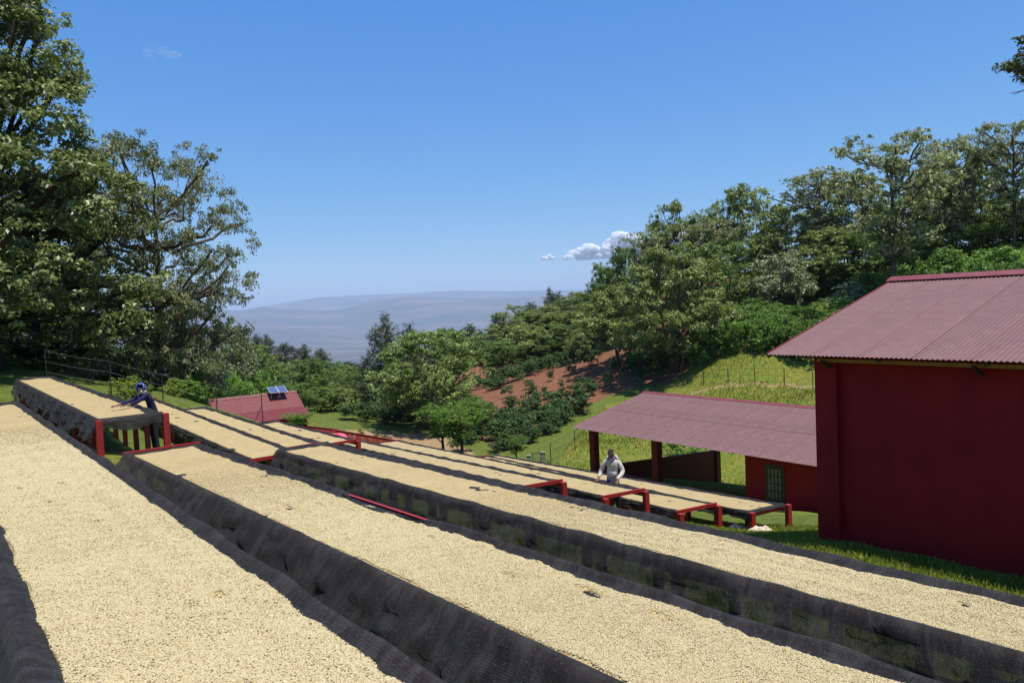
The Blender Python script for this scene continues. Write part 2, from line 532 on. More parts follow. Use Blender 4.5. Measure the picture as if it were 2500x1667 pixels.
# ------------------------------------------------------------------ drying beds: the numbers (metres; eye at the origin)
BEDS = {
    # near front corner of the bean surface, far front corner, width
    'A': ((-0.75, 1.35, -1.42), (-11.48, 14.94, -1.62), 1.20),
    'U1': ((-13.3, 15.4, -1.78), (-19.5, 23.2, -1.9), 1.20),
    'U2': ((-8.9, 15.7, -2.08), (-20.0, 29.7, -2.14), 1.28),
    'B': ((2.44, 1.76, -2.14), (-7.2, 13.54, -2.44), 1.27),
    'C': ((5.6, 3.06, -2.72), (-5.41, 16.7, -3.08), 1.19),
    'U3': ((-6.42, 17.73, -3.46), (-14.79, 27.7, -3.02), 1.20),
    'U4': ((-6.48, 20.34, -3.70), (-12.7, 27.7, -3.42), 1.10),
    'U5': ((-5.87, 22.83, -4.07), (-9.73, 27.43, -4.03), 0.95),
    'D': ((0.11, 17.31, -4.30), (-8.1, 33.4, -5.92), 1.00),
    'E': ((2.04, 17.79, -4.75), (-6.7, 34.9, -6.28), 1.16),
    'F': ((3.92, 18.16, -5.30), (-2.24, 30.25, -6.27), 1.18),
    'G': ((5.87, 18.75, -5.57), (-1.95, 34.1, -7.05), 1.24),
}
BED_H = 0.85

# ------------------------------------------------------------------ ground
ctrl = []
for k, (a, b, w) in BEDS.items():
    a, b = np.array(a), np.array(b)
    d = unit((b - a) * [1, 1, 0])
    p = np.array([d[1], -d[0], 0])
    for s in (0.0, 0.33, 0.66, 1.0):
        c = a + (b - a) * s + p * w * 0.5
        low = {0.0: 0.60, 0.33: 0.78}.get(s, BED_H) if k in 'DEFG' else BED_H       # the lowest beds meet the lawn at their ends
        ctrl.append((c[0], c[1], c[2] - low))
def cp(px, py, D):
    r = ray(px, py) * D
    ctrl.append(tuple(r))
ctrl += [(0, 0, -2.25), (-3, -1, -1.6), (3, -3, -3.0), (-8, 5, -0.9), (-16, 12, -1.6), (8, -4, -3.9), (14, 0, -4.6), (0, -30, 1.0),
         (-30, 0, 4.0), (-30, 30, -1.4), (30, -20, -3.0), (-40, -30, 7), (40, 0, -4.5), (0, -80, 8), (-90, 0, 8), (90, -30, 4),
         (5.4, 13.0, -4.48), (7.4, 10.4, -4.33), (10, 6.8, -4.3), (9.4, 16, -5.1), (13, 11, -5.0), (17, 12, -5.4), (7.6, 16.0, -5.3),
         (12.0, 33.0, -9.8), (4.5, 43.0, -10.4), (14, 29, -9.0), (13.4, 49.7, -12.7), (20, 40, -11.8), (26, 32, -10.6), (9, 27, -8.0),
         (15, 24, -7.6), (20, 20, -6.8), (30, 18, -6.5)]
for q in ((1770, 1190, 53), (1770, 1110, 64), (1600, 1020, 82), (1330, 1135, 66), (1420, 1080, 74), (1800, 930, 86), (1950, 950, 80),
          (1700, 870, 98), (1690, 890, 98), (1900, 790, 106), (2200, 640, 120), (2480, 600, 118), (2060, 700, 115), (1560, 700, 160), (1420, 760, 190),
          (1300, 950, 108), (1450, 880, 124), (1200, 1000, 96), (1150, 885, 150), (1420, 850, 150), (1250, 850, 190), (1200, 1060, 80), (1400, 1000, 92),
          (1050, 1085, 80), (900, 1020, 102), (1072, 1105, 70), (1000, 1120, 62), (620, 1070, 60), (720, 1075, 56), (800, 980, 132), (900, 920, 200),
          (600, 985, 112), (650, 900, 190), (120, 917, 40), (20, 915, 42), (400, 962, 36), (500, 1000, 40), (700, 1060, 48), (300, 940, 60),
          (100, 900, 75), (450, 930, 90), (1900, 1010, 70), (2300, 900, 75), (860, 1085, 50)):
    cp(*q)
ctrl += [(-150, 150, -22), (0, 255, -26), (-80, 230, -26), (90, 230, -6), (160, 170, 18), (210, 70, 20), (120, 60, 8), (-140, 60, -8), (-200, 0, 4),
         (60, 14, -6.0), (0, -200, 22), (200, -80, 14), (-160, -140, 20), (70, 190, -4)]
CT = np.array(ctrl)
def _tps(r2):
    return np.where(r2 > 1e-9, r2 * np.log(np.maximum(r2, 1e-9)), 0)
SC = 60.0
_Q = CT[:, :2] / SC
_K = _tps(((_Q[:, None] - _Q[None]) ** 2).sum(-1)) + np.eye(len(_Q)) * 2e-4
_P = np.c_[np.ones(len(_Q)), _Q]
_A = np.block([[_K, _P], [_P.T, np.zeros((3, 3))]])
_W = np.linalg.solve(_A, np.r_[CT[:, 2], 0, 0, 0])

PXM = np.array([-1600, -400, 300, 595, 648, 700, 743, 788, 848, 907, 1011, 1086, 1250, 1400, 1700, 2500, 3600], float)
ELM = np.array([14, 22, 12, 17, 23, 15, 14, 9, 9, 24, 31, 23, 18, 22, 12, 20, 15], float)
PXF = np.array([-1600, -300, 300, 600, 684, 788, 877, 996, 1130, 1250, 1330, 1700, 2500, 3600], float)
ELF = np.array([22, 30, 18, 16, 26, 38, 38, 39, 42, 36, 34, 26, 38, 25], float)
AZM, AZF = np.arctan((PXM - 1250) / FPX), np.arctan((PXF - 1250) / FPX)
W1, W2 = Wave(5, 10, 0.0004, 0.004), Wave(6, 9, 6.0, 60.0)

def hrbf(x, y):
    x, y = np.atleast_1d(np.asarray(x, float)), np.atleast_1d(np.asarray(y, float))
    out = np.empty(x.shape)
    fx, fy = x.ravel(), y.ravel()
    of = out.reshape(-1)
    for i in range(0, len(fx), 20000):
        q = np.stack([fx[i:i + 20000], fy[i:i + 20000]], -1) / SC
        r2 = ((q[:, None] - _Q[None]) ** 2).sum(-1)
        of[i:i + 20000] = _tps(r2) @ _W[:-3] + _W[-3] + q @ _W[-2:]
    return out

GN1, GN2 = Wave(11, 10, 0.25, 1.2), Wave(12, 12, 1.5, 7.0)
def height(x, y):
    x, y = np.atleast_1d(np.asarray(x, float)), np.atleast_1d(np.asarray(y, float))
    r = np.hypot(x, y)
    k = np.minimum(1.0, 250.0 / np.maximum(r, 1e-6))
    near = hrbf(x * k, y * k)
    far_amt = smooth(28, 60, r)
    near = near + GN2(x, y) * 0.03 + GN1(x, y) * (0.04 + 0.22 * far_amt)
    t = smooth(250, 1900, r)
    az = np.arctan2(x, y)
    base = -650 + 14 * W1(x, y)
    em = (np.interp(az, AZM, ELM) + 2.2 * W2(az)) / FPX * 22000.0 / np.cos(np.clip(az, -1, 1))
    ef = (np.interp(az, AZF, ELF) + 1.6 * W2(az + 3)) / FPX * 31000.0 / np.cos(np.clip(az, -1, 1))
    ridge_m = smooth(15500, 22000, r) * (1 - smooth(22000, 25500, r))
    ridge_f = smooth(25500, 31000, r) * (1 - smooth(31000, 36000, r))
    far = base + ridge_m ** 1.5 * (em + 650) + ridge_f * (ef + 650)
    for r0, w0, h0, k0 in ((9500, 1500, 150, 1.7), (13500, 2000, 260, 4.1), (17500, 2200, 330, 7.7)):
        g = np.clip(W2(az * 0.6 + k0) * 1.1 + 0.35, 0, 1.6)
        far = far + h0 * g * np.exp(-((r - r0 - 900 * np.sin(az * 9 + k0)) / w0) ** 2)
    return near * (1 - t) + far * t

def hz(x, y):
    return float(height(x, y)[0])

# the sheet: rings round the viewer's foot point out to the far ridges
rr = [0.3]
while rr[-1] < 46000:
    r = rr[-1]
    rr.append(r + (max(0.22, r * 0.0115) if r < 260 else r * 0.055))
rr = np.array(rr)
aa = np.concatenate([np.radians(np.arange(-46, 46.01, 0.22)), np.radians(np.arange(48, 312.1, 2.2))])
na = len(aa)
RR, AA = np.meshgrid(rr, aa, indexing='ij')
GX, GY = RR * np.sin(AA), RR * np.cos(AA)
GZ = height(GX, GY)
gv = np.stack([GX, GY, GZ], -1).reshape(-1, 3)
gi = (np.arange(len(rr) - 1)[:, None] * na + np.arange(na)[None])
gj = (np.arange(len(rr) - 1)[:, None] * na + (np.arange(na) + 1)[None] % na)
gf = np.stack([gi, gi + na, gj + na, gj], -1).reshape(-1, 4)
gv = np.vstack([gv, [[0, 0, hz(0, 0)]]])
ground = mesh_obj('ground', gv, gf, M['ground'], smooth_=True)
tag(ground, kind='structure')
tri = bmesh.new()
tri.from_mesh(ground.data)
tri.verts.ensure_lookup_table()
c0 = tri.verts[len(gv) - 1]
for i in range(na):
    tri.faces.new((c0, tri.verts[i], tri.verts[(i + 1) % na]))
tri.to_mesh(ground.data)
tri.free()

def pix(x, y, z):
    P = np.stack([x, y, z], -1)
    d = P @ FW
    d = np.where(d > 0.1, d, 0.1)
    return CX + FPX * (P @ RT) / d, CY - FPX * (P @ UP) / d, P @ FW

def seg_dist(x, y, pts):
    best = np.full(x.shape, 1e9)
    for (x1, y1), (x2, y2) in zip(pts, pts[1:]):
        dx, dy = x2 - x1, y2 - y1
        t = np.clip(((x - x1) * dx + (y - y1) * dy) / (dx * dx + dy * dy), 0, 1)
        best = np.minimum(best, np.hypot(x - x1 - t * dx, y - y1 - t * dy))
    return best

def at(px, py, lo=8.0, hi=240.0):
    """the point of the ground seen at a pixel of the photograph"""
    t = np.geomspace(lo, hi, 500)
    P = ray(px, py)[None] * t[:, None]
    g = P[:, 2] - height(P[:, 0], P[:, 1])
    k = np.where(g < 0)[0]
    if len(k) == 0:
        return P[-1]
    k = max(k[0], 1)
    a = g[k - 1] / (g[k - 1] - g[k] + 1e-12)
    q = P[k - 1] * (1 - a) + P[k] * a
    return q

def poly_mask(x, y, poly):
    inside = np.zeros(x.shape, bool)
    n = len(poly)
    for i in range(n):
        x1, y1 = poly[i]
        x2, y2 = poly[(i + 1) % n]
        c = ((y1 > y) != (y2 > y)) & (x < (x2 - x1) * (y - y1) / (y2 - y1 + 1e-12) + x1)
        inside ^= c
    return inside

def ground_poly(pixels, D):
    return [tuple((ray(px, py) * d)[:2]) for (px, py), d in zip(pixels, D)]

soil_poly = ground_poly([(1110, 1060), (1220, 1090), (1330, 1050), (1480, 960), (1560, 930), (1690, 900), (1800, 830), (1950, 780), (1800, 760), (1450, 850), (1330, 880), (1110, 890)],
                        [84, 74, 82, 98, 100, 98, 104, 112, 150, 150, 140, 160])
lawn_poly = ground_poly([(1330, 1140), (1480, 1000), (1700, 880), (2000, 800), (2600, 850), (2600, 1200), (1900, 1200), (1500, 1200)],
                        [62, 94, 97, 104, 90, 26, 24, 32])
GXf, GYf = gv[:, 0], gv[:, 1]
rg = np.hypot(GXf, GYf)
soil = poly_mask(GXf, GYf, soil_poly) * 0.8
lawn = poly_mask(GXf, GYf, lawn_poly) * 0.75
lawn = np.maximum(lawn, (1 - smooth(18, 26, rg)) * 0.5)
p_dirt = [tuple(at(px, py)[:2]) for px, py in ((1120, 1110), (1060, 1085), (1010, 1068), (960, 1062), (860, 1060), (780, 1062))]
p_dirt2 = [tuple(at(px, py)[:2]) for px, py in ((1060, 1085), (1100, 1060), (1200, 1040))]
b_dirt = [tuple((ray(px, py) * D)[:2]) for px, py, D in ((1680, 1180, 51), (1770, 1188, 53), (1860, 1190, 54), (2050, 1180, 56))]
g_dirt = [tuple((ray(px, py) * D)[:2]) for px, py, D in ((1640, 940, 88), (1800, 937, 85), (1990, 955, 80))]
track = np.maximum.reduce([1 - smooth(1.0, 2.2, seg_dist(GXf, GYf, p_dirt)), 0.7 * (1 - smooth(0.6, 1.8, seg_dist(GXf, GYf, p_dirt2))),
                           1 - smooth(0.9, 1.8, seg_dist(GXf, GYf, b_dirt)), 0.8 * (1 - smooth(0.3, 0.9, seg_dist(GXf, GYf, g_dirt)))]) * 0.85
dry = (1 - smooth(6, 15, seg_dist(GXf, GYf, p_dirt))) * 0.34
track = np.maximum(track, dry)
plain_a = smooth(300, 1500, rg)
for nm, arr in (('soil', soil), ('lawn', lawn), ('track', track), ('plain', plain_a)):
    at_ = ground.data.attributes.new(nm, 'FLOAT', 'POINT')
    at_.data.foreach_set('value', np.ascontiguousarray(arr, dtype=np.float32))

# ------------------------------------------------------------------ corrugated roofs
def roof_slope(parent, e0, along, length, slope, slen, mat, sheet=0.84, courses=2, amp=0.011, wave=0.076, seg=4, rows=3, lap=0.12):
    """one slope of separate corrugated sheets; e0 = eave corner, along the eave, slope towards the ridge"""
    along, slope = unit(along), unit(slope)
    nrm = unit(np.cross(along, slope))
    if nrm[2] < 0:
        nrm = -nrm
    n = max(1, int(round(length / sheet)))
    w = length / n
    cl = slen / courses
    shared = {}
    for ci in range(courses):
        l0, l1 = ci * cl - (lap if ci else 0), (ci + 1) * cl
        for k in range(n):
            key = ci
            if key not in shared:
                m_ = max(4, int(round(w * 1.06 / wave)) * seg)
                u = np.linspace(-w * 0.03, w * 1.03, m_ + 1)
                t = np.linspace(l0, l1, rows + 1)
                off = amp * np.sin(2 * math.pi * u / wave) + u / w * 0.004
                P = (along[None, None] * u[None, :, None] + slope[None, None] * t[:, None, None] + nrm[None, None] * (off[None, :, None] + ci * 0.012))
                o = MB().grid(P).build('roof_sheet', mat, None, True)
                shared[key] = o
            else:
                o = shared[key].copy()
                COL.objects.link(o)
            o.parent = parent
            o.location = Vector(e0 + along * (k * w) - np.array(ORG[parent.name])) + Vector(nrm) * (0.0012 * ((k * 7 + ci * 3) % 3))
    return nrm

def screw_rows(parent, e0, along, length, slope, rows, nrm, step=0.42, size=0.014, seed=1):
    r = np.random.default_rng(seed)
    mb = MB()
    for t in rows:
        for u in np.arange(0.2, length - 0.1, step):
            if r.random() < 0.2:
                continue
            c = e0 + along * (u + r.normal(0, 0.03)) + slope * (t + r.normal(0, 0.012)) + nrm * 0.024
            mb.box(c, along, slope, nrm, size, size, size * 0.6, 0.6)
    o = mb.build('roof_screws', M['alu'], parent)
    o['kind'] = 'stuff'
    return o

def ridge_cap(parent, a, b, side, drop, w, mat):
    a, b, side = np.asarray(a), np.asarray(b), unit(side)
    mb = MB()
    P = []
    for t in np.linspace(0, 1, 9):
        c = a + (b - a) * t
        row = [c - side * w - Z * drop, c - side * w * 0.97 - Z * (drop - 0.012), c - side * 0.05 + Z * 0.03, c + Z * 0.045, c + side * 0.05 + Z * 0.03, c + side * w - Z * drop]
        P.append(row)
    mb.grid(np.array(P))
    return mb.build('ridge_cap', mat, parent)

# ---- the large red building
dB, pB = heading(37.0)
C0 = np.array([5.4, 13.0, 0.0])
bld = thing('processing_building', (C0[0], C0[1], -4.5), 'large maroon-walled building with purple-red corrugated roof beside the lawn', 'building')
BL, BWD, ZT, ZB = 13.0, 8.6, -1.03, -5.9
def wallbox(name, a, b, z0, z1, th, mat, parent):
    a, b = np.array([a[0], a[1], 0.0]), np.array([b[0], b[1], 0.0])
    mb = MB().bar(a + Z * (z0 + z1) / 2, b + Z * (z0 + z1) / 2, th, z1 - z0)
    return mb.build(name, mat, parent)
f0, f1 = C0 + pB * 0.13, C0 - dB * BL + pB * 0.13
wallbox('wall', f0 - dB * 0.1, f1, ZB, ZT, 0.22, M['wall'], bld)
wallbox('wall', f0 + pB * BWD, f1 + pB * BWD, ZB, ZT, 0.22, M['wall'], bld)
for e in (C0 - dB * 0.12, C0 - dB * (BL - 0.1)):
    wallbox('wall', e + pB * 0.26, e + pB * (BWD), ZB, ZT, 0.22, M['wall'], bld)
    g = [e + pB * 0.1 + Z * ZT, e + pB * (BWD + 0.15) + Z * ZT, e + pB * (BWD / 2 + 0.13) + Z * (ZT + 1.12)]
    mb = MB()
    mb.add([q + dB * 0.1 for q in g] + [q - dB * 0.1 for q in g], [(0, 1, 2), (5, 4, 3), (0, 3, 4, 1), (1, 4, 5, 2), (2, 5, 3, 0)])
    mb.build('gable', M['wall'], bld)
for s in (0.16, 6.2, 12.6):
    MB().box(C0 - dB * s + pB * (-0.03) + Z * ((ZT + ZB) / 2 - 0.02), dB, pB, Z, 0.20, 0.06, (ZT - ZB) / 2 - 0.03).build('pilaster', M['wall'], bld)
MB().box(C0 - dB * BL / 2 - pB * 0.06 + Z * (ZT - 3.62), dB, pB, Z, BL / 2 - 0.4, 0.05, 0.06).build('plinth', M['wall'], bld)
EZ = -1.085
TP = math.tan(math.radians(15))
MB().bar(C0 - dB * 0.05 - pB * 0.13 + Z * (EZ - 0.10), C0 - dB * (BL) - pB * 0.13 + Z * (EZ - 0.10), 0.06, 0.06).build('wall_plate', M['timber'], bld)
sl = unit(pB + Z * TP)
for s in np.arange(-0.3, BL, 1.55):
    a = C0 - dB * s - pB * 0.44 + Z * (EZ + 0.06 * TP - 0.055)
    MB().bar(a, a + sl * 1.2, 0.055, 0.085).build('rafter', M['dark_timber'], bld)
for s in np.arange(0.25, BL, 2.35):
    a = C0 - dB * s - pB * 0.36 + Z * (EZ - 0.10)
    MB().bar(a, a + pB * 0.36 - Z * 0.16, 0.05, 0.05).build('bracket', M['dark_timber'], bld)
e0 = C0 + dB * 0.72 - pB * 0.5 + Z * EZ
n1 = roof_slope(bld, e0, -dB, BL + 1.2, sl, 4.92, M['roof_large'], courses=1, seg=6, rows=6, amp=0.009)
screw_rows(bld, e0, -dB, BL + 1.2, sl, (0.35, 1.55, 2.45, 2.6, 3.7, 4.7), n1, 0.38, 0.007, 3)
eb = e0 + pB * (BWD + 1.26)
sl2 = unit(-pB + Z * TP)
roof_slope(bld, eb, -dB, BL + 1.2, sl2, 4.92, M['roof'], seg=4)
rdg = e0 + sl * 4.92
ridge_cap(bld, rdg + dB * 0.05 + Z * 0.03, rdg - dB * (BL + 1.25) + Z * 0.03, pB, 0.055, 0.24, M['ridge'])
MB().bar(e0 - Z * 0.03 + sl * 0.04, e0 + sl * 4.9 - Z * 0.03, 0.035, 0.09).build('barge_board', M['dark_red'], bld)

# ---- the open shed behind
dS, pS = heading(37.0)
S0 = np.array([4.55, 43.0, 0.0])
shed = thing('open_shed', (S0[0], S0[1], -10.4), 'long open-sided shed with pinkish corrugated roof and dark red posts', 'shed')
def s_at(px, py, base=None):
    """distance along -dS from S0 where the front line meets that pixel column"""
    r = ray(px, py)
    A_ = np.array([[-dS[0], -r[0]], [-dS[1], -r[1]]])
    s, t = np.linalg.solve(A_, -S0[:2])
    return s
EZS = -7.32
SLEN = 25.0
SDEP = 11.2
TS = math.tan(math.radians(12.5))
def post(parent, s, w, z0, z1, dep=0.0, hw=0.2, mat='dark_red', name='post'):
    return MB().box(S0 - dS * s + pS * dep + Z * (z0 + z1) / 2, dS, pS, Z, hw, hw, (z1 - z0) / 2).build(name, M[mat], parent)
ZW = EZS + 0.12
for s in (0.0, s_at(1604, 1120)):
    post(shed, s, 0, -12.0, ZW, 0)
sb = s_at(1823, 1150)
wallbox('wall', S0 - dS * sb, S0 - dS * SLEN, -11.5, ZW, 0.22, M['wall'], shed)
wallbox('wall', S0 - dS * (sb + 0.12) + pS * 0.12, S0 - dS * (sb + 0.12) + pS * SDEP, -13.5, ZW, 0.2, M['wall'], shed)
wallbox('wall', S0 - dS * (sb + 0.3) + pS * SDEP, S0 - dS * SLEN + pS * SDEP, -13.5, ZW, 0.22, M['wall'], shed)
wallbox('low_wall', S0 - dS * 0.22, S0 - dS * (s_at(1604, 1120) - 0.2), -12.0, -9.75, 0.2, M['dark_red'], shed)
# half wall at the end, stepping down the slope
mb = MB()
q0, q1 = S0 + pS * 0.2, S0 + pS * (SDEP - 0.2)
mb.add([q0 + Z * -12.5 - dS * .1, q1 + Z * -14.0 - dS * .1, q1 + Z * -10.38 - dS * .1, q0 + Z * -9.68 - dS * .1,
        q0 + Z * -12.5 + dS * .1, q1 + Z * -14.0 + dS * .1, q1 + Z * -10.38 + dS * .1, q0 + Z * -9.68 + dS * .1],
       [(0, 1, 2, 3), (7, 6, 5, 4), (0, 4, 5, 1), (3, 2, 6, 7), (1, 5, 6, 2), (0, 3, 7, 4)])
mb.build('half_wall', M['dark_red'], shed)
for s in (0.0, sb):
    post(shed, s, 0, -14.0, ZW, SDEP, 0.22)
slS = unit(pS + Z * TS)
eS = S0 + dS * 0.95 - pS * 0.95 + Z * EZS
ns_ = roof_slope(shed, eS, -dS, SLEN + 2.0, slS, 6.55, M['roof'], sheet=0.9, seg=3, rows=3, amp=0.012)
screw_rows(shed, eS, -dS, SLEN + 2.0, slS, (0.3, 2.1, 3.3, 4.3, 6.0), ns_, 0.6, 0.017, 5)
roof_slope(shed, eS + pS * (SDEP + 1.58), -dS, SLEN + 2.0, unit(-pS + Z * TS), 6.55, M['roof'], sheet=1.8, seg=2, rows=2)
rS = eS + slS * 6.55
ridge_cap(shed, rS + dS * 0.05 + Z * 0.02, rS - dS * (SLEN + 2.0) + Z * 0.02, pS, 0.05, 0.26, M['ridge'])
MB().bar(S0 + dS * 0.3 + Z * (ZW - 0.08), S0 - dS * sb + Z * (ZW - 0.08), 0.14, 0.2).build('eave_beam', M['dark_red'], shed)
MB().bar(S0 + dS * 0.3 + pS * SDEP + Z * (ZW - 0.08), S0 - dS * sb + pS * SDEP + Z * (ZW - 0.08), 0.14, 0.2).build('eave_beam', M['dark_red'], shed)
for s in np.arange(-0.6, SLEN, 1.55):
    a = S0 - dS * s - pS * 0.8 + Z * (EZS - 0.03)
    MB().bar(a - Z * 0.02, a + slS * 3.0 - Z * 0.02, 0.06, 0.09).build('rafter', M['dark_timber'], shed)
# the grilled steel door
sd0, sd1 = s_at(1873, 1170), s_at(1920, 1190)
dz0, dz1 = -9.95, -7.78
face = -pS * 0.13
mid = (sd0 + sd1) / 2
hw = (sd1 - sd0) / 2
door = MB().box(S0 - dS * mid + face * 0.9 + Z * (dz0 + dz1) / 2, dS, pS, Z, hw, 0.025, (dz1 - dz0) / 2).build('door', M['steel'], shed)
mt_, nt_, b_ = new_mat('dim_glass')
b_.inputs['Base Color'].default_value = (0.09, 0.10, 0.06, 1)
b_.inputs['Roughness'].default_value = 0.15
nt_.links.new(ramp(nt_, noise(nt_, 1.5, 3), [(0.3, (0.05, 0.06, 0.04)), (0.7, (0.16, 0.17, 0.11))]).outputs[0], b_.inputs['Base Color'])
M['glass'] = mt_
for r_ in range(4):
    for c_ in range(4):
        cx = mid - hw + 0.13 + (c_ + 0.5) * (2 * hw - 0.26) / 4
        cz = dz1 - 0.14 - (r_ + 0.5) * 0.36
        MB().box(S0 - dS * cx + face * 1.2 + Z * cz, dS, pS, Z, (2 * hw - 0.26) / 8 - 0.035, 0.012, 0.145).build('pane', M['glass'], door)
MB().box(S0 - dS * ((s_at(1912, 1240) + SLEN) / 2) - pS * 0.28 + Z * -9.72, dS, pS, Z, (SLEN - s_at(1912, 1240)) / 2, 0.14, 0.07).build('plinth', M['red'], shed)
MB().add([S0 - pS * .3 + Z * -10.9 + dS * .3, S0 - dS * SLEN - pS * .1 + Z * -10.0, S0 - dS * SLEN + pS * SDEP + Z * -12.5, S0 + pS * SDEP + Z * -12.62 + dS * .3],
         [(0, 1, 2, 3)]).build('floor', M['concrete'], shed)

# ---- the house with solar panels down in the valley
dH, pH = heading(35.0)
H0 = ray(473, 980) * 53.0
house = thing('valley_house', (H0[0], H0[1], hz(H0[0], H0[1])), 'red-roofed house with two solar panels on its ridge, below the beds', 'house')
HL = 7.4
u1 = unit(-dH * 1.65 - Z * 1.05)
u2 = unit(-dH * 2.1 - Z * 0.50)
k0 = H0 + u1 * 1.96
nh = roof_slope(house, k0, pH, HL, -u1, 1.96, M['roof_red'], sheet=1.5, courses=1, seg=3, rows=2, wave=0.09)
e_h = H0 + u1 * 1.9 + u2 * 2.16 - Z * 0.02
roof_slope(house, e_h, pH, HL, -u2, 2.16, M['roof_red'], sheet=0.95, courses=1, seg=3, rows=2, wave=0.09)
screw_rows(house, k0, pH, HL, -u1, (0.1, 0.7, 1.3, 1.8), nh, 0.4, 0.012, 8)
roof_slope(house, H0 + dH * 1.65 - Z * 1.05, pH, HL, unit(-dH * 1.65 + Z * 1.05), 1.96, M['roof_red'], sheet=1.8, courses=1, seg=2, rows=2)
ridge_cap(house, H0 - pH * .05 + Z * .02, H0 + pH * (HL + .05) + Z * .02, dH, 0.11, 0.2, M['roof_red'])
hw0 = H0 - dH * 3.1 + pH * 0.35
zt = H0[2] - 1.5
for a, b in ((hw0, hw0 + pH * (HL - 0.7)), (hw0 + dH * 4.4, hw0 + dH * 4.4 + pH * (HL - 0.7)), (hw0 + dH * .1, hw0 + dH * 4.3), (hw0 + pH * (HL - .7) + dH * .1, hw0 + pH * (HL - .7) + dH * 4.3)):
    wallbox('wall', a, b, zt - 3.6, zt, 0.2, M['wall'], house)
for e in (H0 + pH * .45, H0 + pH * (HL - .45)):
    g = [e + dH * 1.5 - Z * 1.1, e - dH * 3.0 - Z * 1.55, e - dH * 1.6 - Z * 1.1, e - Z * 0.08]
    MB().add([q + pH * .08 for q in g] + [q - pH * .08 for q in g], [(0, 1, 2, 3), (7, 6, 5, 4), (0, 4, 5, 1), (1, 5, 6, 2), (2, 6, 7, 3), (3, 7, 4, 0)]).build('gable', M['wall'], house)
win = MB().box(hw0 + pH * 5.0 - dH * 0.11 + Z * (zt - 0.75), pH, dH, Z, 0.55, 0.03, 0.5).build('window', M['timber'], house)
for k in (-1, 1):
    MB().box(hw0 + pH * (5.0 + k * 0.25) - dH * 0.15 + Z * (zt - 0.75), pH, dH, Z, 0.2, 0.015, 0.42).build('pane', M['glass'], win)
pc = H0 + pH * 5.55 - dH * 0.45 + Z * 0.30
for k in (0, 1):
    pan = thing('solar_panel', tuple(pc + pH * 0.66 * k), ('solar panel further from the gable end on the valley house ridge', 'solar panel beside the gable end on the valley house ridge')[k], 'solar panel', 'solar panels on the valley house')
    c = pc + pH * 0.66 * k
    up_ = unit(dH * 1.0 + Z * 0.42)
    nn = unit(np.cross(pH, up_))
    mb = MB().box(c, pH, up_, nn, 0.325, 0.5, 0.018)
    mb.build('frame', M['alu'], pan)
    o = MB().add([c - pH * .3 - up_ * .475 + nn * .022, c + pH * .3 - up_ * .475 + nn * .022, c + pH * .3 + up_ * .475 + nn * .022, c - pH * .3 + up_ * .475 + nn * .022], [(0, 1, 2, 3)]).build('cell_sheet', M['panel'], pan)
    uvl = o.data.uv_layers.new(name='UVMap')
    for li, uvc in enumerate(((0, 0), (1, 0), (1, 1), (0, 1))):
        uvl.data[li].uv = uvc
    for q in (-0.28, 0.28):
        a = c + pH * q - up_ * 0.4
        MB().tube([a, a - Z * 0.42], 0.018, 5).build('leg', M['alu'], pan)
        a = c + pH * q + up_ * 0.4
        MB().tube([a, a - Z * 0.30], 0.018, 5).build('leg', M['alu'], pan)

# ------------------------------------------------------------------ drying beds
def uv_from(o, uv):
    me = o.data
    lay = me.uv_layers.new(name='UVMap')
    idx = np.empty(len(me.loops), np.int32)
    me.loops.foreach_get('vertex_index', idx)
    lay.data.foreach_set('uv', np.asarray(uv, np.float32)[idx].ravel())

def bean_nodes():
    ng = bpy.data.node_groups.new('scatter_beans', 'GeometryNodeTree')
    ng.interface.new_socket('Geometry', in_out='INPUT', socket_type='NodeSocketGeometry')
    ng.interface.new_socket('Geometry', in_out='OUTPUT', socket_type='NodeSocketGeometry')
    gi_, go_ = ng.nodes.new('NodeGroupInput'), ng.nodes.new('NodeGroupOutput')
    ico = ng.nodes.new('GeometryNodeMeshIcoSphere')
    ico.inputs['Radius'].default_value = 1.0
    ico.inputs['Subdivisions'].default_value = 2
    tf = ng.nodes.new('GeometryNodeTransform')
    tf.inputs['Scale'].default_value = (0.0066, 0.0047, 0.0033)
    ss = ng.nodes.new('GeometryNodeSetShadeSmooth')
    sm = ng.nodes.new('GeometryNodeSetMaterial')
    sm.inputs['Material'].default_value = M['bean']
    ip = ng.nodes.new('GeometryNodeInstanceOnPoints')
    rv = ng.nodes.new('FunctionNodeRandomValue')
    rv.data_type = 'FLOAT_VECTOR'
    rv.inputs[0].default_value = (-0.55, -0.55, 0)
    rv.inputs[1].default_value = (0.55, 0.55, 6.283)
    rs = ng.nodes.new('FunctionNodeRandomValue')
    rs.data_type = 'FLOAT'
    rs.inputs[2].default_value = 0.8
    rs.inputs[3].default_value = 1.15
    rs.inputs['Seed'].default_value = 7
    na_ = ng.nodes.new('GeometryNodeInputNamedAttribute')
    na_.data_type = 'FLOAT'
    na_.inputs['Name'].default_value = 'size'
    mu = ng.nodes.new('ShaderNodeMath')
    mu.operation = 'MULTIPLY'
    L = ng.links.new
    L(rs.outputs[1], mu.inputs[0])
    L(na_.outputs[0], mu.inputs[1])
    L(ico.outputs[0], tf.inputs[0])
    L(tf.outputs[0], ss.inputs[0])
    L(ss.outputs[0], sm.inputs[0])
    L(gi_.outputs[0], ip.inputs['Points'])
    L(sm.outputs[0], ip.inputs['Instance'])
    L(rv.outputs[0], ip.inputs['Rotation'])
    L(mu.outputs[0], ip.inputs['Scale'])
    L(ip.outputs[0], go_.inputs[0])
    return ng
BEAN_NG = bean_nodes()

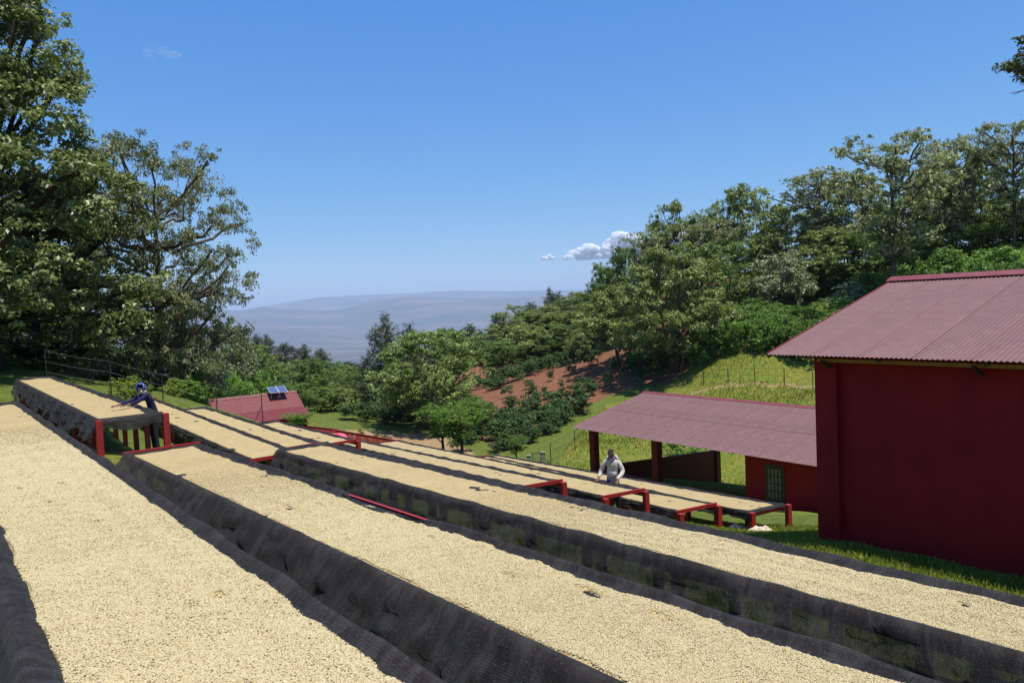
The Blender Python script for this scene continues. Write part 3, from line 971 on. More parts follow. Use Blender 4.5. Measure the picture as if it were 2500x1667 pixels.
def bed(key, label, blabel, front=0.3, back=0.15, near=0.0, far=0.1, seed=0, lip=0.14, gap=None, front_wave=0.06, flare=0.06, ragged=0.06, scatter=0, post_step=1.25, posts_out=True, name='drying_bed'):
    a, b, w = BEDS[key]
    a, b = np.array(a), np.array(b)
    L = np.linalg.norm(b - a)
    d3 = (b - a) / L
    dh = unit(d3 * [1, 1, 0])
    p = np.array([dh[1], -dh[0], 0.0])
    base = a + p * w / 2
    root = thing(name, (base[0], base[1], hz(base[0], base[1])), label, 'drying bed', 'raised drying beds on the slope')
    r = np.random.default_rng(seed + 100)
    wv1, wv2, wv3 = Wave(seed + 1, 8, 1.0, 5.0), Wave(seed + 2, 9, 3.0, 14.0), Wave(seed + 3, 12, 6.0, 45.0)
    wv4 = Wave(seed + 4, 10, 2.0, 22.0)
    wv5 = Wave(seed + 6, 9, 3.0, 11.0)
    def pt(s, q, dz):
        return a + d3 * s + p * q + Z * dz
    # ---- net
    srows = list(np.arange(0, L, 0.08)) + [L]
    rows = []
    if near > 0:
        rows += [(0.0, u) for u in np.linspace(1, 0, 6)[:-1]]
    rows += [(s, 0.0) for s in srows]
    if far > 0:
        rows += [(L, u) for u in np.linspace(0, 1, 5)[1:]]
    nsk = 9
    P, UV = [], []
    for s, ue in rows:
        atn = s < L / 2
        end_drop = ue * ((near if atn else far) * (1.0 + 0.25 * float(wv1(s * 3 + ue)))) 
        out = (0.05 + 0.05 * ue) if ue > 0 else 0.0
        f_len = max(0.05, front * (1 + front_wave / 0.06 * 0.22 * float(wv1(s))))
        b_len = max(0.05, back * (1 + 0.35 * float(wv1(s + 40))))
        fold = float(wv2(s))
        railz = 0.05 - 0.018 * abs(math.sin(math.pi * s / post_step)) + 0.008 * float(wv2(s + 9))
        row, uvr = [], []
        def put(q, dz, uvq):
            ss = s + (-out if atn else out)
            if ue > 0:
                k = end_drop if 0 <= q <= w else end_drop * 0.6
                inner = max(0.0, min(q, w - q)) if 0 <= q <= w else 0.0
                dz2 = min(dz, 0.05) if not (0 < q < w) else 0.05
                dz = dz2 - k * (1 + 0.25 * math.sin(q * 5 + seed))
                ss += (-1 if atn else 1) * 0.04 * ue * float(wv2(q * 3 + seed))
            elif (s < 0.02 and near > 0) or (s > L - 0.02 and far > 0):
                dz = max(dz, 0.05) if 0 <= q <= w else dz
            elif s < 0.02 or s > L - 0.02:
                dz = max(dz, 0.012) if 0 <= q <= w else dz
            row.append(pt(ss, q, dz))
            uvr.append((s + (-ue if atn else ue) * 0.3, uvq))
        for u in np.linspace(1, 0, nsk)[:-1]:
            put(-(0.045 + flare * u + 0.05 * u * fold + 0.03 * u ** 0.5 * float(wv2(s * 2.3 + u * 5)) + 0.022 * float(wv5(s * 1.5 - u * 3.5, u * 2.0))), railz - 0.02 - u * (f_len + 0.03 * float(wv2(s * 1.3 + 70))), -0.1 - u * f_len)
        put(-0.035, railz - 0.004, -0.06)
        put(0.0, railz, -0.02)
        put(0.03, railz - 0.012, 0.03)
        put(0.07, 0.0, 0.08)
        for q in np.linspace(0.12, w - max(lip, 0.06) - 0.05, 6):
            put(q, -0.03, q)
        dip = 0.0
        if gap and gap[0] < s < gap[1]:
            dip = math.sin(math.pi * (s - gap[0]) / (gap[1] - gap[0])) * gap[2]
        lg = max(lip, 0.06)
        bz = railz - 0.018
        put(w - lg, -0.024, w - lg)
        put(w - lg * 0.66 - dip, -0.024 + (bz + 0.024) * 0.30 + 0.004 * float(wv2(s + 3)), w - lg * 0.66)
        put(w - lg * 0.33 - dip * 1.1, -0.024 + (bz + 0.024) * 0.64 + 0.004 * float(wv2(s + 5)) - dip * 0.3, w - lg * 0.33)
        put(w - dip * 0.8, bz - dip * 0.9, w)
        put(w + 0.008 - dip * 0.3, bz - 0.006 - dip * 1.1, w + 0.01)
        for u in np.linspace(0, 1, 5)[1:]:
            put(w + 0.010 + 0.01 * u + 0.03 * u * np.abs(fold), railz - 0.01 - 0.02 - u * b_len - dip, w + 0.1 + u * b_len)
        P.append(row)
        UV.append(uvr)
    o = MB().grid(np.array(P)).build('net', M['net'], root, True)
    uv_from(o, np.array(UV).reshape(-1, 2))
    # ---- frame rails and posts
    rz = -0.085
    for q in (0.0, w):
        MB().bar(pt(-0.02, q, rz), pt(L + 0.02, q, rz), 0.04, 0.13).build('rail', M['red'], root)
    for s, sk in ((0.0, near), (L, far)):
        e = 0.085 if sk == 0 else 0.0
        so = -0.05 if s == 0 else L + 0.05
        so = so if sk == 0 else s
        MB().bar(pt(so, -0.06, rz + e), pt(so, w + 0.06, rz + e), 0.045, 0.085).build('end_rail', M['red'], root)
    n = max(2, int(round(L / post_step)) + 1)
    for i, s in enumerate(np.linspace(0.0, L, n)):
        endp = i == 0 and posts_out
        for q in (0.07, w - 0.07):
            if endp:
                ss, qq, zt_ = -0.16, (-0.02 if q < w / 2 else w + 0.02), 0.02 if near > 0 else -0.02
            else:
                ss, qq, zt_ = s + r.normal(0, 0.03), q, -0.10
            if i == n - 1:
                ss -= 0.1
            c = pt(ss, qq, zt_)
            g = hz(c[0], c[1]) - 0.12
            hgt = c[2] - g
            wd = 0.062 if endp else 0.052
            MB().box([c[0], c[1], g + hgt / 2], dh, p, Z, wd, wd, hgt / 2).build('post', M['red'], root)
    # ---- the beans: a spread layer, its ragged edge lying on the net
    if blabel:
        ds = 0.07
        ss = np.arange(0.10, L - 0.08, ds)
        nq = 34
        jag = np.clip(wv4(ss) + 0.5 * Wave(seed + 8, 10, 12.0, 60.0)(ss), -1.8, 1.8)
        saw = (np.mod(ss * 0.9 + 0.35 * wv1(ss), 1.0)) * 0.6
        qf = 0.075 + 0.018 * wv4(ss + 50)
        qb = w - lip - 0.015 - ragged * (0.5 + 0.45 * jag) - ragged * saw
        qb = np.minimum(qb, w - 0.07)
        end = np.minimum(1.0, np.minimum(ss - 0.0, L - ss) / 0.10)
        T = np.linspace(0, 1, nq)
        Q = qf[:, None] + (qb - qf)[:, None] * T[None]
        S = np.repeat(ss[:, None], nq, 1)
        DZ = 0.010 * wv3(S, Q) * 0.8 + 0.012 * wv4(S * 0.5, Q * 2)
        edge = np.minimum(np.minimum(Q - qf[:, None], qb[:, None] - Q) / 0.035, 1.0)
        edge = np.minimum(edge, end[:, None])
        DZ = DZ * np.clip(edge, 0, 1) - 0.026 * (1 - np.clip(edge, 0, 1)) - 0.012
        holes = [(r.uniform(0.3, L - 0.3), r.uniform(0.15, w - 0.3), r.uniform(0.03, 0.09), r.uniform(0.015, 0.04)) for _ in range(int(L * 0.9))]
        for hs_, hq, hl, hq2 in holes:
            e = ((S - hs_) / hl) ** 2 + ((Q - hq) / hq2) ** 2
            DZ -= 0.034 * np.exp(-np.maximum(e - 0.4, 0) * 1.4) * (e < 4)
        G = a[None, None] + d3[None, None] * S[..., None] + p[None, None] * Q[..., None] + Z[None, None] * DZ[..., None]
        sheet = MB().grid(G).build('coffee_beans', M['beans'], None, True, loc=tuple(base))
        tag(sheet, blabel, 'coffee beans', 'coffee beans spread to dry', 'stuff')
        if scatter:
            pts, size = [], []
            n_try = int(scatter * L * w)
            sr = r.uniform(0.1, L - 0.1, n_try)
            tr = r.uniform(0.0, 1.0, n_try) 
            fi = np.clip((sr - ss[0]) / ds, 0, len(ss) - 1.001)
            i0 = fi.astype(int)
            fr = fi - i0
            ti = np.clip(tr * (nq - 1), 0, nq - 1.001)
            j0 = ti.astype(int)
            fj = (ti - j0)[:, None]
            fr = fr[:, None]
            X = (G[i0, j0] * (1 - fr) * (1 - fj) + G[i0 + 1, j0] * fr * (1 - fj) + G[i0, j0 + 1] * (1 - fr) * fj + G[i0 + 1, j0 + 1] * fr * fj)
            dzz = DZ[i0, j0]
            dep = X @ FW
            xx = (X @ RT) / np.maximum(dep, 0.1) * FPX
            yy = (X @ UP) / np.maximum(dep, 0.1) * FPX
            keep = (dep > 0.5) & (np.abs(xx) < 1500) & (np.abs(yy) < 1050) & (dep < 12.0) & (dzz > -0.036)
            keep &= r.random(n_try) < np.clip((4.5 / np.maximum(dep, 1)) ** 1.3, 0.0, 1.0) * (1 - smooth(7.5, 12.0, dep))
            X = X[keep] + Z * r.uniform(0.0, 0.007, keep.sum())[:, None]
            X[:, :2] += r.normal(0, 0.004, (len(X), 2))
            sz = np.clip(dep[keep] / 5.5, 1.0, 1.45)
            me = bpy.data.meshes.new('loose_beans')
            me.vertices.add(len(X))
            me.vertices.foreach_set('co', (X - np.array(ORG[sheet.name])).astype(np.float32).ravel())
            at1 = me.attributes.new('size', 'FLOAT', 'POINT')
            at1.data.foreach_set('value', sz.astype(np.float32))
            me.update()
            ob = bpy.data.objects.new('loose_beans', me)
            COL.objects.link(ob)
            ob.parent = sheet
            ob['kind'] = 'stuff'
            md = ob.modifiers.new('scatter', 'NODES')
            md.node_group = BEAN_NG
    return root, pt, L, w, d3, p

BD = {}
BD['A'] = bed('A', 'widest-looking drying bed uphill of all others, black net at its bare side', 'cream coffee beans on the uppermost drying bed', front=0.5, back=0.25, far=0.12, seed=10, lip=0.02, ragged=0.045, flare=0.25, scatter=30000)
BD['U1'] = bed('U1', 'drying bed with bunched black net under the large leafy tree', 'coffee beans on the bed under the large tree', front=0.3, back=0.22, near=0.25, far=0.2, seed=20)
BD['U2'] = bed('U2', 'drying bed with deep sagging net beside the person in blue headscarf', 'coffee beans being spread by the person in blue headscarf', flare=0.2, front=0.46, back=0.2, near=0.30, far=0.15, seed=30, lip=0.10, front_wave=0.10, ragged=0.05)
BD['B'] = bed('B', 'drying bed with long black skirt between the uppermost bed and the see-through one', 'coffee beans on the bed with the long black skirt', flare=0.36, front=0.52, back=0.22, near=0, far=0.0, seed=40, lip=0.06, gap=(6.9, 9.0, 0.16), ragged=0.06, scatter=24000)
BD['C'] = bed('C', 'drying bed with see-through net skirt in front of the maroon building', 'coffee beans on the bed with see-through skirt by the maroon building', flare=0.24, front=0.52, back=0.3, near=0, far=0.16, seed=50, lip=0.11, ragged=0.05, scatter=21000)
BD['U3'] = bed('U3', 'drying bed passing behind the person in blue headscarf', 'coffee beans on the bed behind the person in blue headscarf', front=0.16, back=0.12, near=0, far=0, seed=60, lip=0.07, ragged=0.03)
BD['U4'] = bed('U4', 'narrow drying bed next downhill from the one behind the headscarf', 'coffee beans on the narrow bed above the valley house', front=0.16, back=0.14, near=0, far=0.1, seed=70, lip=0.07, ragged=0.05)
BD['U5'] = bed('U5', 'short drying bed just above the solar-panelled house', 'coffee beans on the short bed above the solar-panelled house', front=0.18, back=0.15, near=0, far=0.1, seed=80, lip=0.06, ragged=0.04)
BD['D'] = bed('D', 'drying bed with bare red rail along its uphill side', 'coffee beans on the bed with the bare red rail', front=0.10, back=0.15, near=0, far=0.1, seed=90, lip=0.07, ragged=0.03)
BD['E'] = bed('E', 'drying bed the person in pale hoodie leans on', 'coffee beans under the hands of the person in pale hoodie', front=0.2, back=0.14, near=0, far=0, seed=101, lip=0.05, ragged=0.02)
BD['F'] = bed('F', 'drying bed just downhill of the hoodie wearer, red end rail on the lawn', 'coffee beans on the bed behind the person in pale hoodie', front=0.14, back=0.12, near=0, far=0, seed=111, lip=0.05, ragged=0.02)
BD['G'] = bed('G', 'lowest drying bed, alongside the open shed, net bunched at its corner', 'coffee beans on the lowest bed beside the open shed', front=0.2, back=0.24, near=0.07, far=0.1, seed=121, lip=0.05, ragged=0.02)

# an empty bed frame further down, a pink cloth thrown over it
def empty_bed(a, b, w, label, seed):
    a, b = np.array(a), np.array(b)
    L = np.linalg.norm(b - a)
    d3 = (b - a) / L
    dh = unit(d3 * [1, 1, 0])
    p = np.array([dh[1], -dh[0], 0.0])
    root = thing('bed_frame', (a[0], a[1], hz(a[0], a[1])), label, 'bed frame', 'empty bed frames')
    for q in (0, w):
        MB().bar(a + p * q, b + p * q, 0.06, 0.14).build('rail', M['red'], root)
    for s in (0, L):
        MB().bar(a + d3 * s, a + d3 * s + p * w, 0.055, 0.12).build('end_rail', M['red'], root)
    for s in np.arange(0.35, L, 0.35):
        MB().bar(a + d3 * s - Z * 0.06, a + d3 * s + p * w - Z * 0.06, 0.05, 0.03).build('slat', M['red'], root)
    for s in np.linspace(0.1, L - 0.1, max(3, int(L / 1.1))):
        for q in (0.05, w - 0.05):
            c = a + d3 * s + p * q
            g = hz(c[0], c[1]) - 0.1
            MB().box([c[0], c[1], (g + c[2] - 0.06) / 2], dh, p, Z, 0.07, 0.07, (c[2] - 0.06 - g) / 2).build('post', M['red'], root)
    return root
eb_a, eb_b = ray(930, 1090) * 41.0, ray(770, 1060) * 47.0
empty_bed(eb_a, eb_b, 1.5, 'empty red bed frame with a pink cloth thrown over it', 3)
empty_bed(ray(785, 1056) * 50.0, ray(700, 1046) * 54.0, 1.2, 'empty red slatted bed frame next to the solar-panelled house', 4)

def crumple(name, c, sx, sy, h, mat, label, cat, seed, ang=0.0, parent=None, n=26):
    wv, wv2_ = Wave(seed, 9, 2.0, 9.0), Wave(seed + 1, 8, 5.0, 16.0)
    u, v = np.meshgrid(np.linspace(-1, 1, n), np.linspace(-1, 1, n), indexing='ij')
    rad = np.sqrt(u * u + v * v) + 1e-6
    mx = np.maximum(np.abs(u), np.abs(v))
    uu, vv = u / rad * mx, v / rad * mx
    dome = np.clip(1 - mx ** 2.2, 0, 1)
    zz = h * (dome ** 0.7 * (0.75 + 0.3 * wv(uu * 1.5, vv * 1.5)) + 0.10 * dome * wv2_(uu, vv))
    zz = np.maximum(zz, 0.0) - 0.01 * (mx > 0.97)
    ca, sa = math.cos(ang), math.sin(ang)
    rw = 1 + 0.18 * wv(uu + 4, vv)
    X, Y = uu * sx * rw, vv * sy * rw
    Pw = np.stack([c[0] + X * ca - Y * sa, c[1] + X * sa + Y * ca, np.zeros_like(X)], -1)
    gz = height(Pw[..., 0], Pw[..., 1]) if parent is None and cat == 'sack' else np.full(X.shape, c[2])
    Pw[..., 2] = gz + zz
    o = MB().grid(Pw).build(name, mat, None, True, loc=tuple(c))
    return tag(o, label, cat)
pk = ray(815, 1072) * 42.8
crumple('cloth', (pk[0], pk[1], pk[2] + 0.05), 0.75, 0.35, 0.35, M['pink'], 'crumpled pink cloth on the empty red bed frame', 'cloth', 31, 0.4)
s1, s2, s3 = at(1855, 1302, 6, 40), at(1806, 1292, 6, 40), at(1772, 1284, 6, 40)
crumple('sack', s1, 0.34, 0.19, 0.20, M['sack'], 'off-white folded sack at the shadow edge by the maroon building', 'sack', 41, -0.3)
crumple('sack', s2, 0.30, 0.17, 0.16, M['sack'], 'off-white flattened sack between the two others on the lawn', 'sack', 43, -0.5)
crumple('sack', s3, 0.20, 0.13, 0.15, M['burlap'], 'small brown sack on the lawn behind the off-white ones', 'sack', 45, 0.2)
s4 = at(1580, 1262, 6, 40)
crumple('sack', s4, 0.45, 0.2, 0.05, M['sack'], 'flat pale sack on the grass at the foot of a red post', 'sack', 47, -0.2)
cB = BD['C']
q = cB[1](3.2, 0.55, -0.8)
crumple('sack', (q[0], q[1], 0), 0.62, 0.32, 0.38, M['burlap'], 'crumpled burlap sack behind the see-through net skirt', 'sack', 49, 2.2)

# ------------------------------------------------------------------ trees and bushes
def leaves_mesh(name, C, NRM, size, mat, seed, tint=None, aspect=0.5, droop=0.0):
    """one small folded four-cornered leaf per point"""
    r = np.random.default_rng(seed)
    n = len(C)
    NRM = NRM / np.linalg.norm(NRM, axis=1, keepdims=True)
    t = r.normal(size=(n, 3))
    u = np.cross(NRM, t)
    u /= np.linalg.norm(u, axis=1, keepdims=True)
    v = np.cross(NRM, u)
    sz = (size * r.uniform(0.65, 1.35, n))[:, None]
    a = C - u * sz * 0.5
    b = C + v * sz * 0.5 * aspect + NRM * sz * 0.08
    c = C + u * sz * 0.5 - Z * sz * droop
    d = C - v * sz * 0.5 * aspect + NRM * sz * 0.08
    V = np.stack([a, b, c, d], 1).reshape(-1, 3)
    F = np.arange(4 * n).reshape(n, 4)
    me = bpy.data.meshes.new(name)
    me.vertices.add(len(V))
    me.vertices.foreach_set('co', V.astype(np.float32).ravel())
    me.loops.add(F.size)
    me.loops.foreach_set('vertex_index', F.astype(np.int32).ravel())
    me.polygons.add(n)
    me.polygons.foreach_set('loop_start', np.arange(0, F.size, 4, dtype=np.int32))
    me.update(calc_edges=True)
    at_ = me.attributes.new('tint', 'FLOAT', 'FACE')
    tn = r.beta(1.6, 1.6, n) if tint is None else np.clip(tint + r.normal(0, 0.2, n), 0, 1)
    at_.data.foreach_set('value', tn.astype(np.float32))
    me.materials.append(mat)
    return me

def clump_leaves(r, cen, rad, n, flat, upb):
    k = 9                                                   # tufts at the ends of the twigs, thinner between them
    td = r.normal(size=(k, 3))
    td[:, 2] = td[:, 2] * 0.8 + upb
    td /= np.linalg.norm(td, axis=1, keepdims=True)
    tc = cen + td * (rad * r.uniform(0.35, 1.12, k))[:, None] * np.array([1, 1, flat])
    tr_ = rad * r.uniform(0.26, 0.52, k)
    w_ = r.integers(0, k, n)
    d = r.normal(size=(n, 3))
    d[:, 2] = d[:, 2] * 0.8 + 0.25
    d /= np.linalg.norm(d, axis=1, keepdims=True)
    P = tc[w_] + d * (tr_[w_] * r.uniform(0.1, 1.0, n) ** 0.6)[:, None] * np.array([1, 1, 0.4 + 0.5 * flat])
    nr = d * 0.45 + td[w_] * 0.25 + np.array([0, 0, 0.75]) + r.normal(0, 0.45, (n, 3))
    return P, nr

def make_tree(kind, seed, H, R, base, prof, nclump, clr, nleaf, leaf, mat, bark='bark', flat=0.6, upb=0.35, stems=1, tr=0.25, limbs=34, shell=0.4, aspect=0.5, droop=0.15, lean=0.0, ttop=0.42, rise=(0.45, 0.95)):
    """returns (trunk mesh, crown mesh) standing at the origin"""
    r = np.random.default_rng(seed)
    CL = []
    tries = 0
    while len(CL) < nclump and tries < nclump * 30:
        tries += 1
        zn = r.random()
        pr = prof(zn)
        if r.random() > pr + 0.15:
            continue
        rad = R * pr * r.random() ** shell
        th = r.uniform(0, 2 * math.pi)
        c = np.array([rad * math.cos(th), rad * math.sin(th), base + zn * (H - base - clr * 0.5)])
        c[0] += lean * zn
        CL.append(c)
    CL = np.array(CL)
    P, NR, TI = [], [], []
    for c in CL:
        k = r.uniform(0.65, 1.3)
        q, nr = clump_leaves(r, c, clr * k, int(nleaf * k * k), flat, upb)
        P.append(q)
        NR.append(nr)
        TI.append(np.full(len(q), np.clip(r.normal(0.5, 0.16), 0.1, 0.9)))
    crown = leaves_mesh(kind + '_crown', np.concatenate(P), np.concatenate(NR), leaf, M[mat], seed + 5, np.concatenate(TI), aspect, droop)
    mb = MB()
    forks = []
    for s in range(stems):
        th = 2 * math.pi * s / stems + r.uniform(-0.5, 0.5)
        sp = (0.0 if stems == 1 else 0.16 * R)
        top = np.array([sp * 2.4 * math.cos(th) + lean * 0.3, sp * 2.4 * math.sin(th), base + (H - base) * ttop * r.uniform(0.85, 1.15)])
        st = np.array([sp * 0.35 * math.cos(th), sp * 0.35 * math.sin(th), -0.25])
        n = 8
        t = np.linspace(0, 1, n)[:, None]
        pts = st + (top - st) * t + r.normal(0, 0.05 * R * 0.5, (n, 3)) * (t * (1 - t)) * 2
        rad = tr * (1.25 - 0.8 * t[:, 0]) * (1.0 if stems == 1 else 0.75)
        rad[0] *= 1.3
        mb.tube(pts, rad, 7)
        forks.append((pts, rad))
    idx = r.permutation(len(CL))[:limbs]
    for i in idx:
        c = CL[i]
        k = min(range(len(forks)), key=lambda j: np.linalg.norm(forks[j][0][-1][:2] - c[:2]))
        pts, rad = forks[k]
        want = c[2] - r.uniform(*rise) * np.linalg.norm(pts[-1][:2] - c[:2])
        j = 2 + int(np.argmin(np.abs(pts[2:, 2] - want)))
        a = pts[j]
        midp = a + (c - a) * 0.5 + np.array([0, 0, -0.10 * np.linalg.norm((c - a)[:2])]) + r.normal(0, 0.04 * R, 3)
        t = np.linspace(0, 1, 7)[:, None]
        q = a * (1 - t) ** 2 + 2 * midp * t * (1 - t) + c * t * t
        q[1:-1] += r.normal(0, 0.02 * R, (5, 3))
        r0 = rad[j] * r.uniform(0.35, 0.6)
        mb.tube(q, np.linspace(r0, 0.02 + 0.004 * H, 7), 5, False)
        for _ in range(2):
            e = q[4] + r.normal(0, clr * 0.9, 3)
            mb.tube([q[3], (q[3] + e) / 2 + r.normal(0, .1, 3), e], [r0 * 0.4, r0 * 0.25, 0.015], 4, False)
    v = np.concatenate(mb.v)
    me = bpy.data.meshes.new(kind + '_trunk')
    me.from_pydata(v.tolist(), [], mb.f)
    me.polygons.foreach_set('use_smooth', np.ones(len(me.polygons), bool))
    me.materials.append(M[bark])
    return dict(trunk=me, crown=crown, H=H, R=R)

def dome(z):       # umbrella
    return math.sqrt(max(0.0, 1 - (z * 0.97) ** 2)) * (0.55 + 0.45 * min(1, z * 3 + 0.2))
def egg(z):
    return math.sqrt(max(0.0, 1 - (2 * abs(z - 0.42) / 1.18) ** 2))
def flatdome(z):
    return (0.35 + 0.65 * z) if z < 0.7 else math.sqrt(max(0, 1 - ((z - 0.7) / 0.34) ** 2))
def cone(z):
    return max(0.05, (1 - z) ** 0.7) * (0.75 + 0.25 * min(1, z * 4))
def wide(z):
    return 0.72 + 0.28 * z / 0.75 if z < 0.75 else math.sqrt(max(0.0, 1 - ((z - 0.75) / 0.27) ** 2))
def ragged(z):
    return max(0.06, (1 - z ** 2.2) ** 0.8) * (0.75 + 0.25 * math.sin(z * 19))
def skirt(z):
    return max(0.05, (1 - z) ** 0.55) * (0.8 + 0.2 * min(1, z * 5))

KINDS = {}
def kind(name, variants, **kw):
    KINDS[name] = [make_tree(name, 1000 + 37 * i + sum(map(ord, name)), **kw) for i in range(variants)]
kind('broad', 3, H=12, R=7.0, base=2.6, prof=dome, nclump=90, clr=1.35, nleaf=190, leaf=0.36, mat='leaf_olive', stems=3, tr=0.22, limbs=40)
kind('round', 3, H=12, R=5.5, base=1.6, prof=egg, nclump=90, clr=1.25, nleaf=180, leaf=0.36, mat='leaf_green', stems=2, tr=0.25, limbs=24, flat=0.75)
kind('shaggy', 2, H=14, R=5.0, base=1.5, prof=ragged, nclump=110, clr=1.0, nleaf=150, leaf=0.42, mat='leaf_dark', bark='bark_dark', tr=0.25, limbs=30, flat=1.5, upb=0.5, aspect=0.22, droop=0.0)
kind('sparse', 3, H=15, R=7.0, base=5.0, prof=flatdome, nclump=130, clr=0.95, nleaf=80, leaf=0.33, mat='leaf_sparse', ttop=0.75, rise=(0.25, 0.7), stems=1, tr=0.22, limbs=46, flat=0.5, shell=0.6)
kind('feathery', 2, H=5.0, R=2.7, base=2.3, prof=flatdome, nclump=46, clr=0.6, nleaf=130, leaf=0.20, mat='leaf_feather', bark='bark_dark', stems=1, tr=0.16, limbs=24, flat=0.4, aspect=0.35)
kind('pale', 2, H=8, R=4.2, base=2.0, prof=dome, nclump=60, clr=0.95, nleaf=160, leaf=0.28, mat='leaf_pale', stems=2, tr=0.14, limbs=26)
kind('thicket', 3, H=5.0, R=3.2, base=0.3, prof=egg, nclump=50, clr=0.8, nleaf=150, leaf=0.27, mat='leaf_shrub', stems=3, tr=0.07, limbs=14, flat=0.8)
kind('yellow', 2, H=2.4, R=1.5, base=0.2, prof=egg, nclump=36, clr=0.36, nleaf=110, leaf=0.15, mat='leaf_yellow', stems=3, tr=0.03, limbs=12, flat=0.8)

TREE_SPEC = {'broad': 'shade_tree', 'round': 'leafy_tree', 'shaggy': 'dark_tree', 'sparse': 'open_crowned_tree', 'feathery': 'feathery_tree', 'pale': 'pale_leaved_tree', 'thicket': 'shrub', 'yellow': 'shrub'}
_tn = [0]
def plant(kindn, x, y, H, R, label, group=None, rot=None, variant=None, name=None, cat=None, sink=0.1):
    _tn[0] += 1
    vs_ = KINDS[kindn]
    t = vs_[(variant if variant is not None else _tn[0]) % len(vs_)]
    root = bpy.data.objects.new(name or TREE_SPEC[kindn], None)
    COL.objects.link(root)
    root.empty_display_size = 0.3
    root.location = (x, y, hz(x, y) - sink)
    root.rotation_euler = (0, 0, (_tn[0] * 2.399) % 6.283 if rot is None else rot)
    root.scale = (R / t['R'], R / t['R'], H / t['H'])
    tag(root, label, cat or ('shrub' if kindn in ('thicket', 'yellow') else 'tree'), group)
    for nm, key in (('trunk', 'trunk'), ('crown', 'crown')):
        o = bpy.data.objects.new(nm, t[key])
        COL.objects.link(o)
        o.parent = root
    return root

def tree_px(kindn, px, D, top, hwpx, label, group=None, **kw):
    """a tree whose stem stands at depth D in that column, its top and half-width read off the photograph"""
    P = ray(px, 900) * D
    T = ray(px, top) * D
    g = hz(P[0], P[1])
    return plant(kindn, P[0], P[1], max(1.0, T[2] - g + 0.1), hwpx / FPX * D, label, group, **kw)

# the two big trees at the end of the beds get crowns of their own
KINDS['giant'] = [make_tree('giant', 77, H=22, R=8.6, base=1.6, prof=skirt, nclump=430, clr=1.05, nleaf=215, leaf=0.24, mat='leaf_big', bark='bark_dark', tr=0.45, limbs=90, flat=0.7, upb=0.3, shell=0.42, aspect=0.55, droop=0.3)]
KINDS['spread'] = [make_tree('spread', 79, H=13, R=7.4, base=1.2, prof=wide, nclump=230, clr=1.0, nleaf=250, leaf=0.165, mat='leaf_airy', bark='bark', ttop=0.62, rise=(0.05, 0.45), tr=0.30, limbs=60, flat=0.5, upb=0.25, shell=0.5, aspect=0.5, droop=0.35)]
TREE_SPEC.update({'giant': 'giant_leafy_tree', 'spread': 'spreading_tree'})
tree_px('giant', -20, 37, -150, 450, 'huge dark-based leafy tree at the end of the drying beds', rot=0.4)
tree_px('spread', 400, 44, 340, 245, 'spreading tree with bare crooked limbs next to the huge leafy tree', rot=1.1)
tree_px('giant', -560, 45, -150, 420, 'huge leafy tree on the far side of its twin', rot=2.4)
tree_px('giant', 130, 50, 430, 250, 'dark leafy tree filling the shade under the huge tree', rot=3.0, name='leafy_tree')
tree_px('pale', 455, 47, 735, 125, 'grey-green tree under the drooping end of the spreading tree', rot=0.3)
tree_px('pale', 560, 76, 800, 80, 'grey-green tree just above the red house roof', rot=1.3)
tree_px('round', 330, 62, 760, 120, 'green tree in the shade behind the spreading tree')
tree_px('round', 120, 60, 760, 140, 'dark green tree deep in the shade behind the huge leafy tree')
for i, (px, D, top, hw_, kd) in enumerate(((40, 50, 860, 80, 'thicket'), (200, 46, 880, 60, 'thicket'), (260, 44, 895, 50, 'thicket'), (350, 46, 880, 70, 'thicket'), (450, 46, 890, 60, 'thicket'),
                                          (560, 68, 905, 60, 'thicket'), (430, 40, 925, 55, 'thicket'), (620, 74, 900, 60, 'thicket'), (110, 44, 885, 60, 'thicket'), (-40, 42, 870, 70, 'thicket'), (20, 70, 850, 90, 'thicket'), (100, 72, 845, 90, 'thicket'), (180, 68, 850, 90, 'thicket'), (255, 66, 850, 80, 'thicket'), (330, 70, 855, 80, 'thicket'), (410, 66, 870, 70, 'thicket'), (70, 52, 870, 60, 'thicket'), (160, 54, 868, 60, 'thicket'), (510, 64, 880, 60, 'thicket'))):
    tree_px(kd, px, D, top, hw_, 'green shrub in the undergrowth behind the drying beds', 'undergrowth behind the beds')
for i, (px, D, top, hw_) in enumerate(((290, 33, 938, 34), (325, 34, 945, 30), (345, 33.5, 950, 24), (420, 36, 958, 26))):
    tree_px('yellow', px, D, top, hw_, 'yellow-green bush beside the wire fence', 'yellow-green bushes by the wire fence')

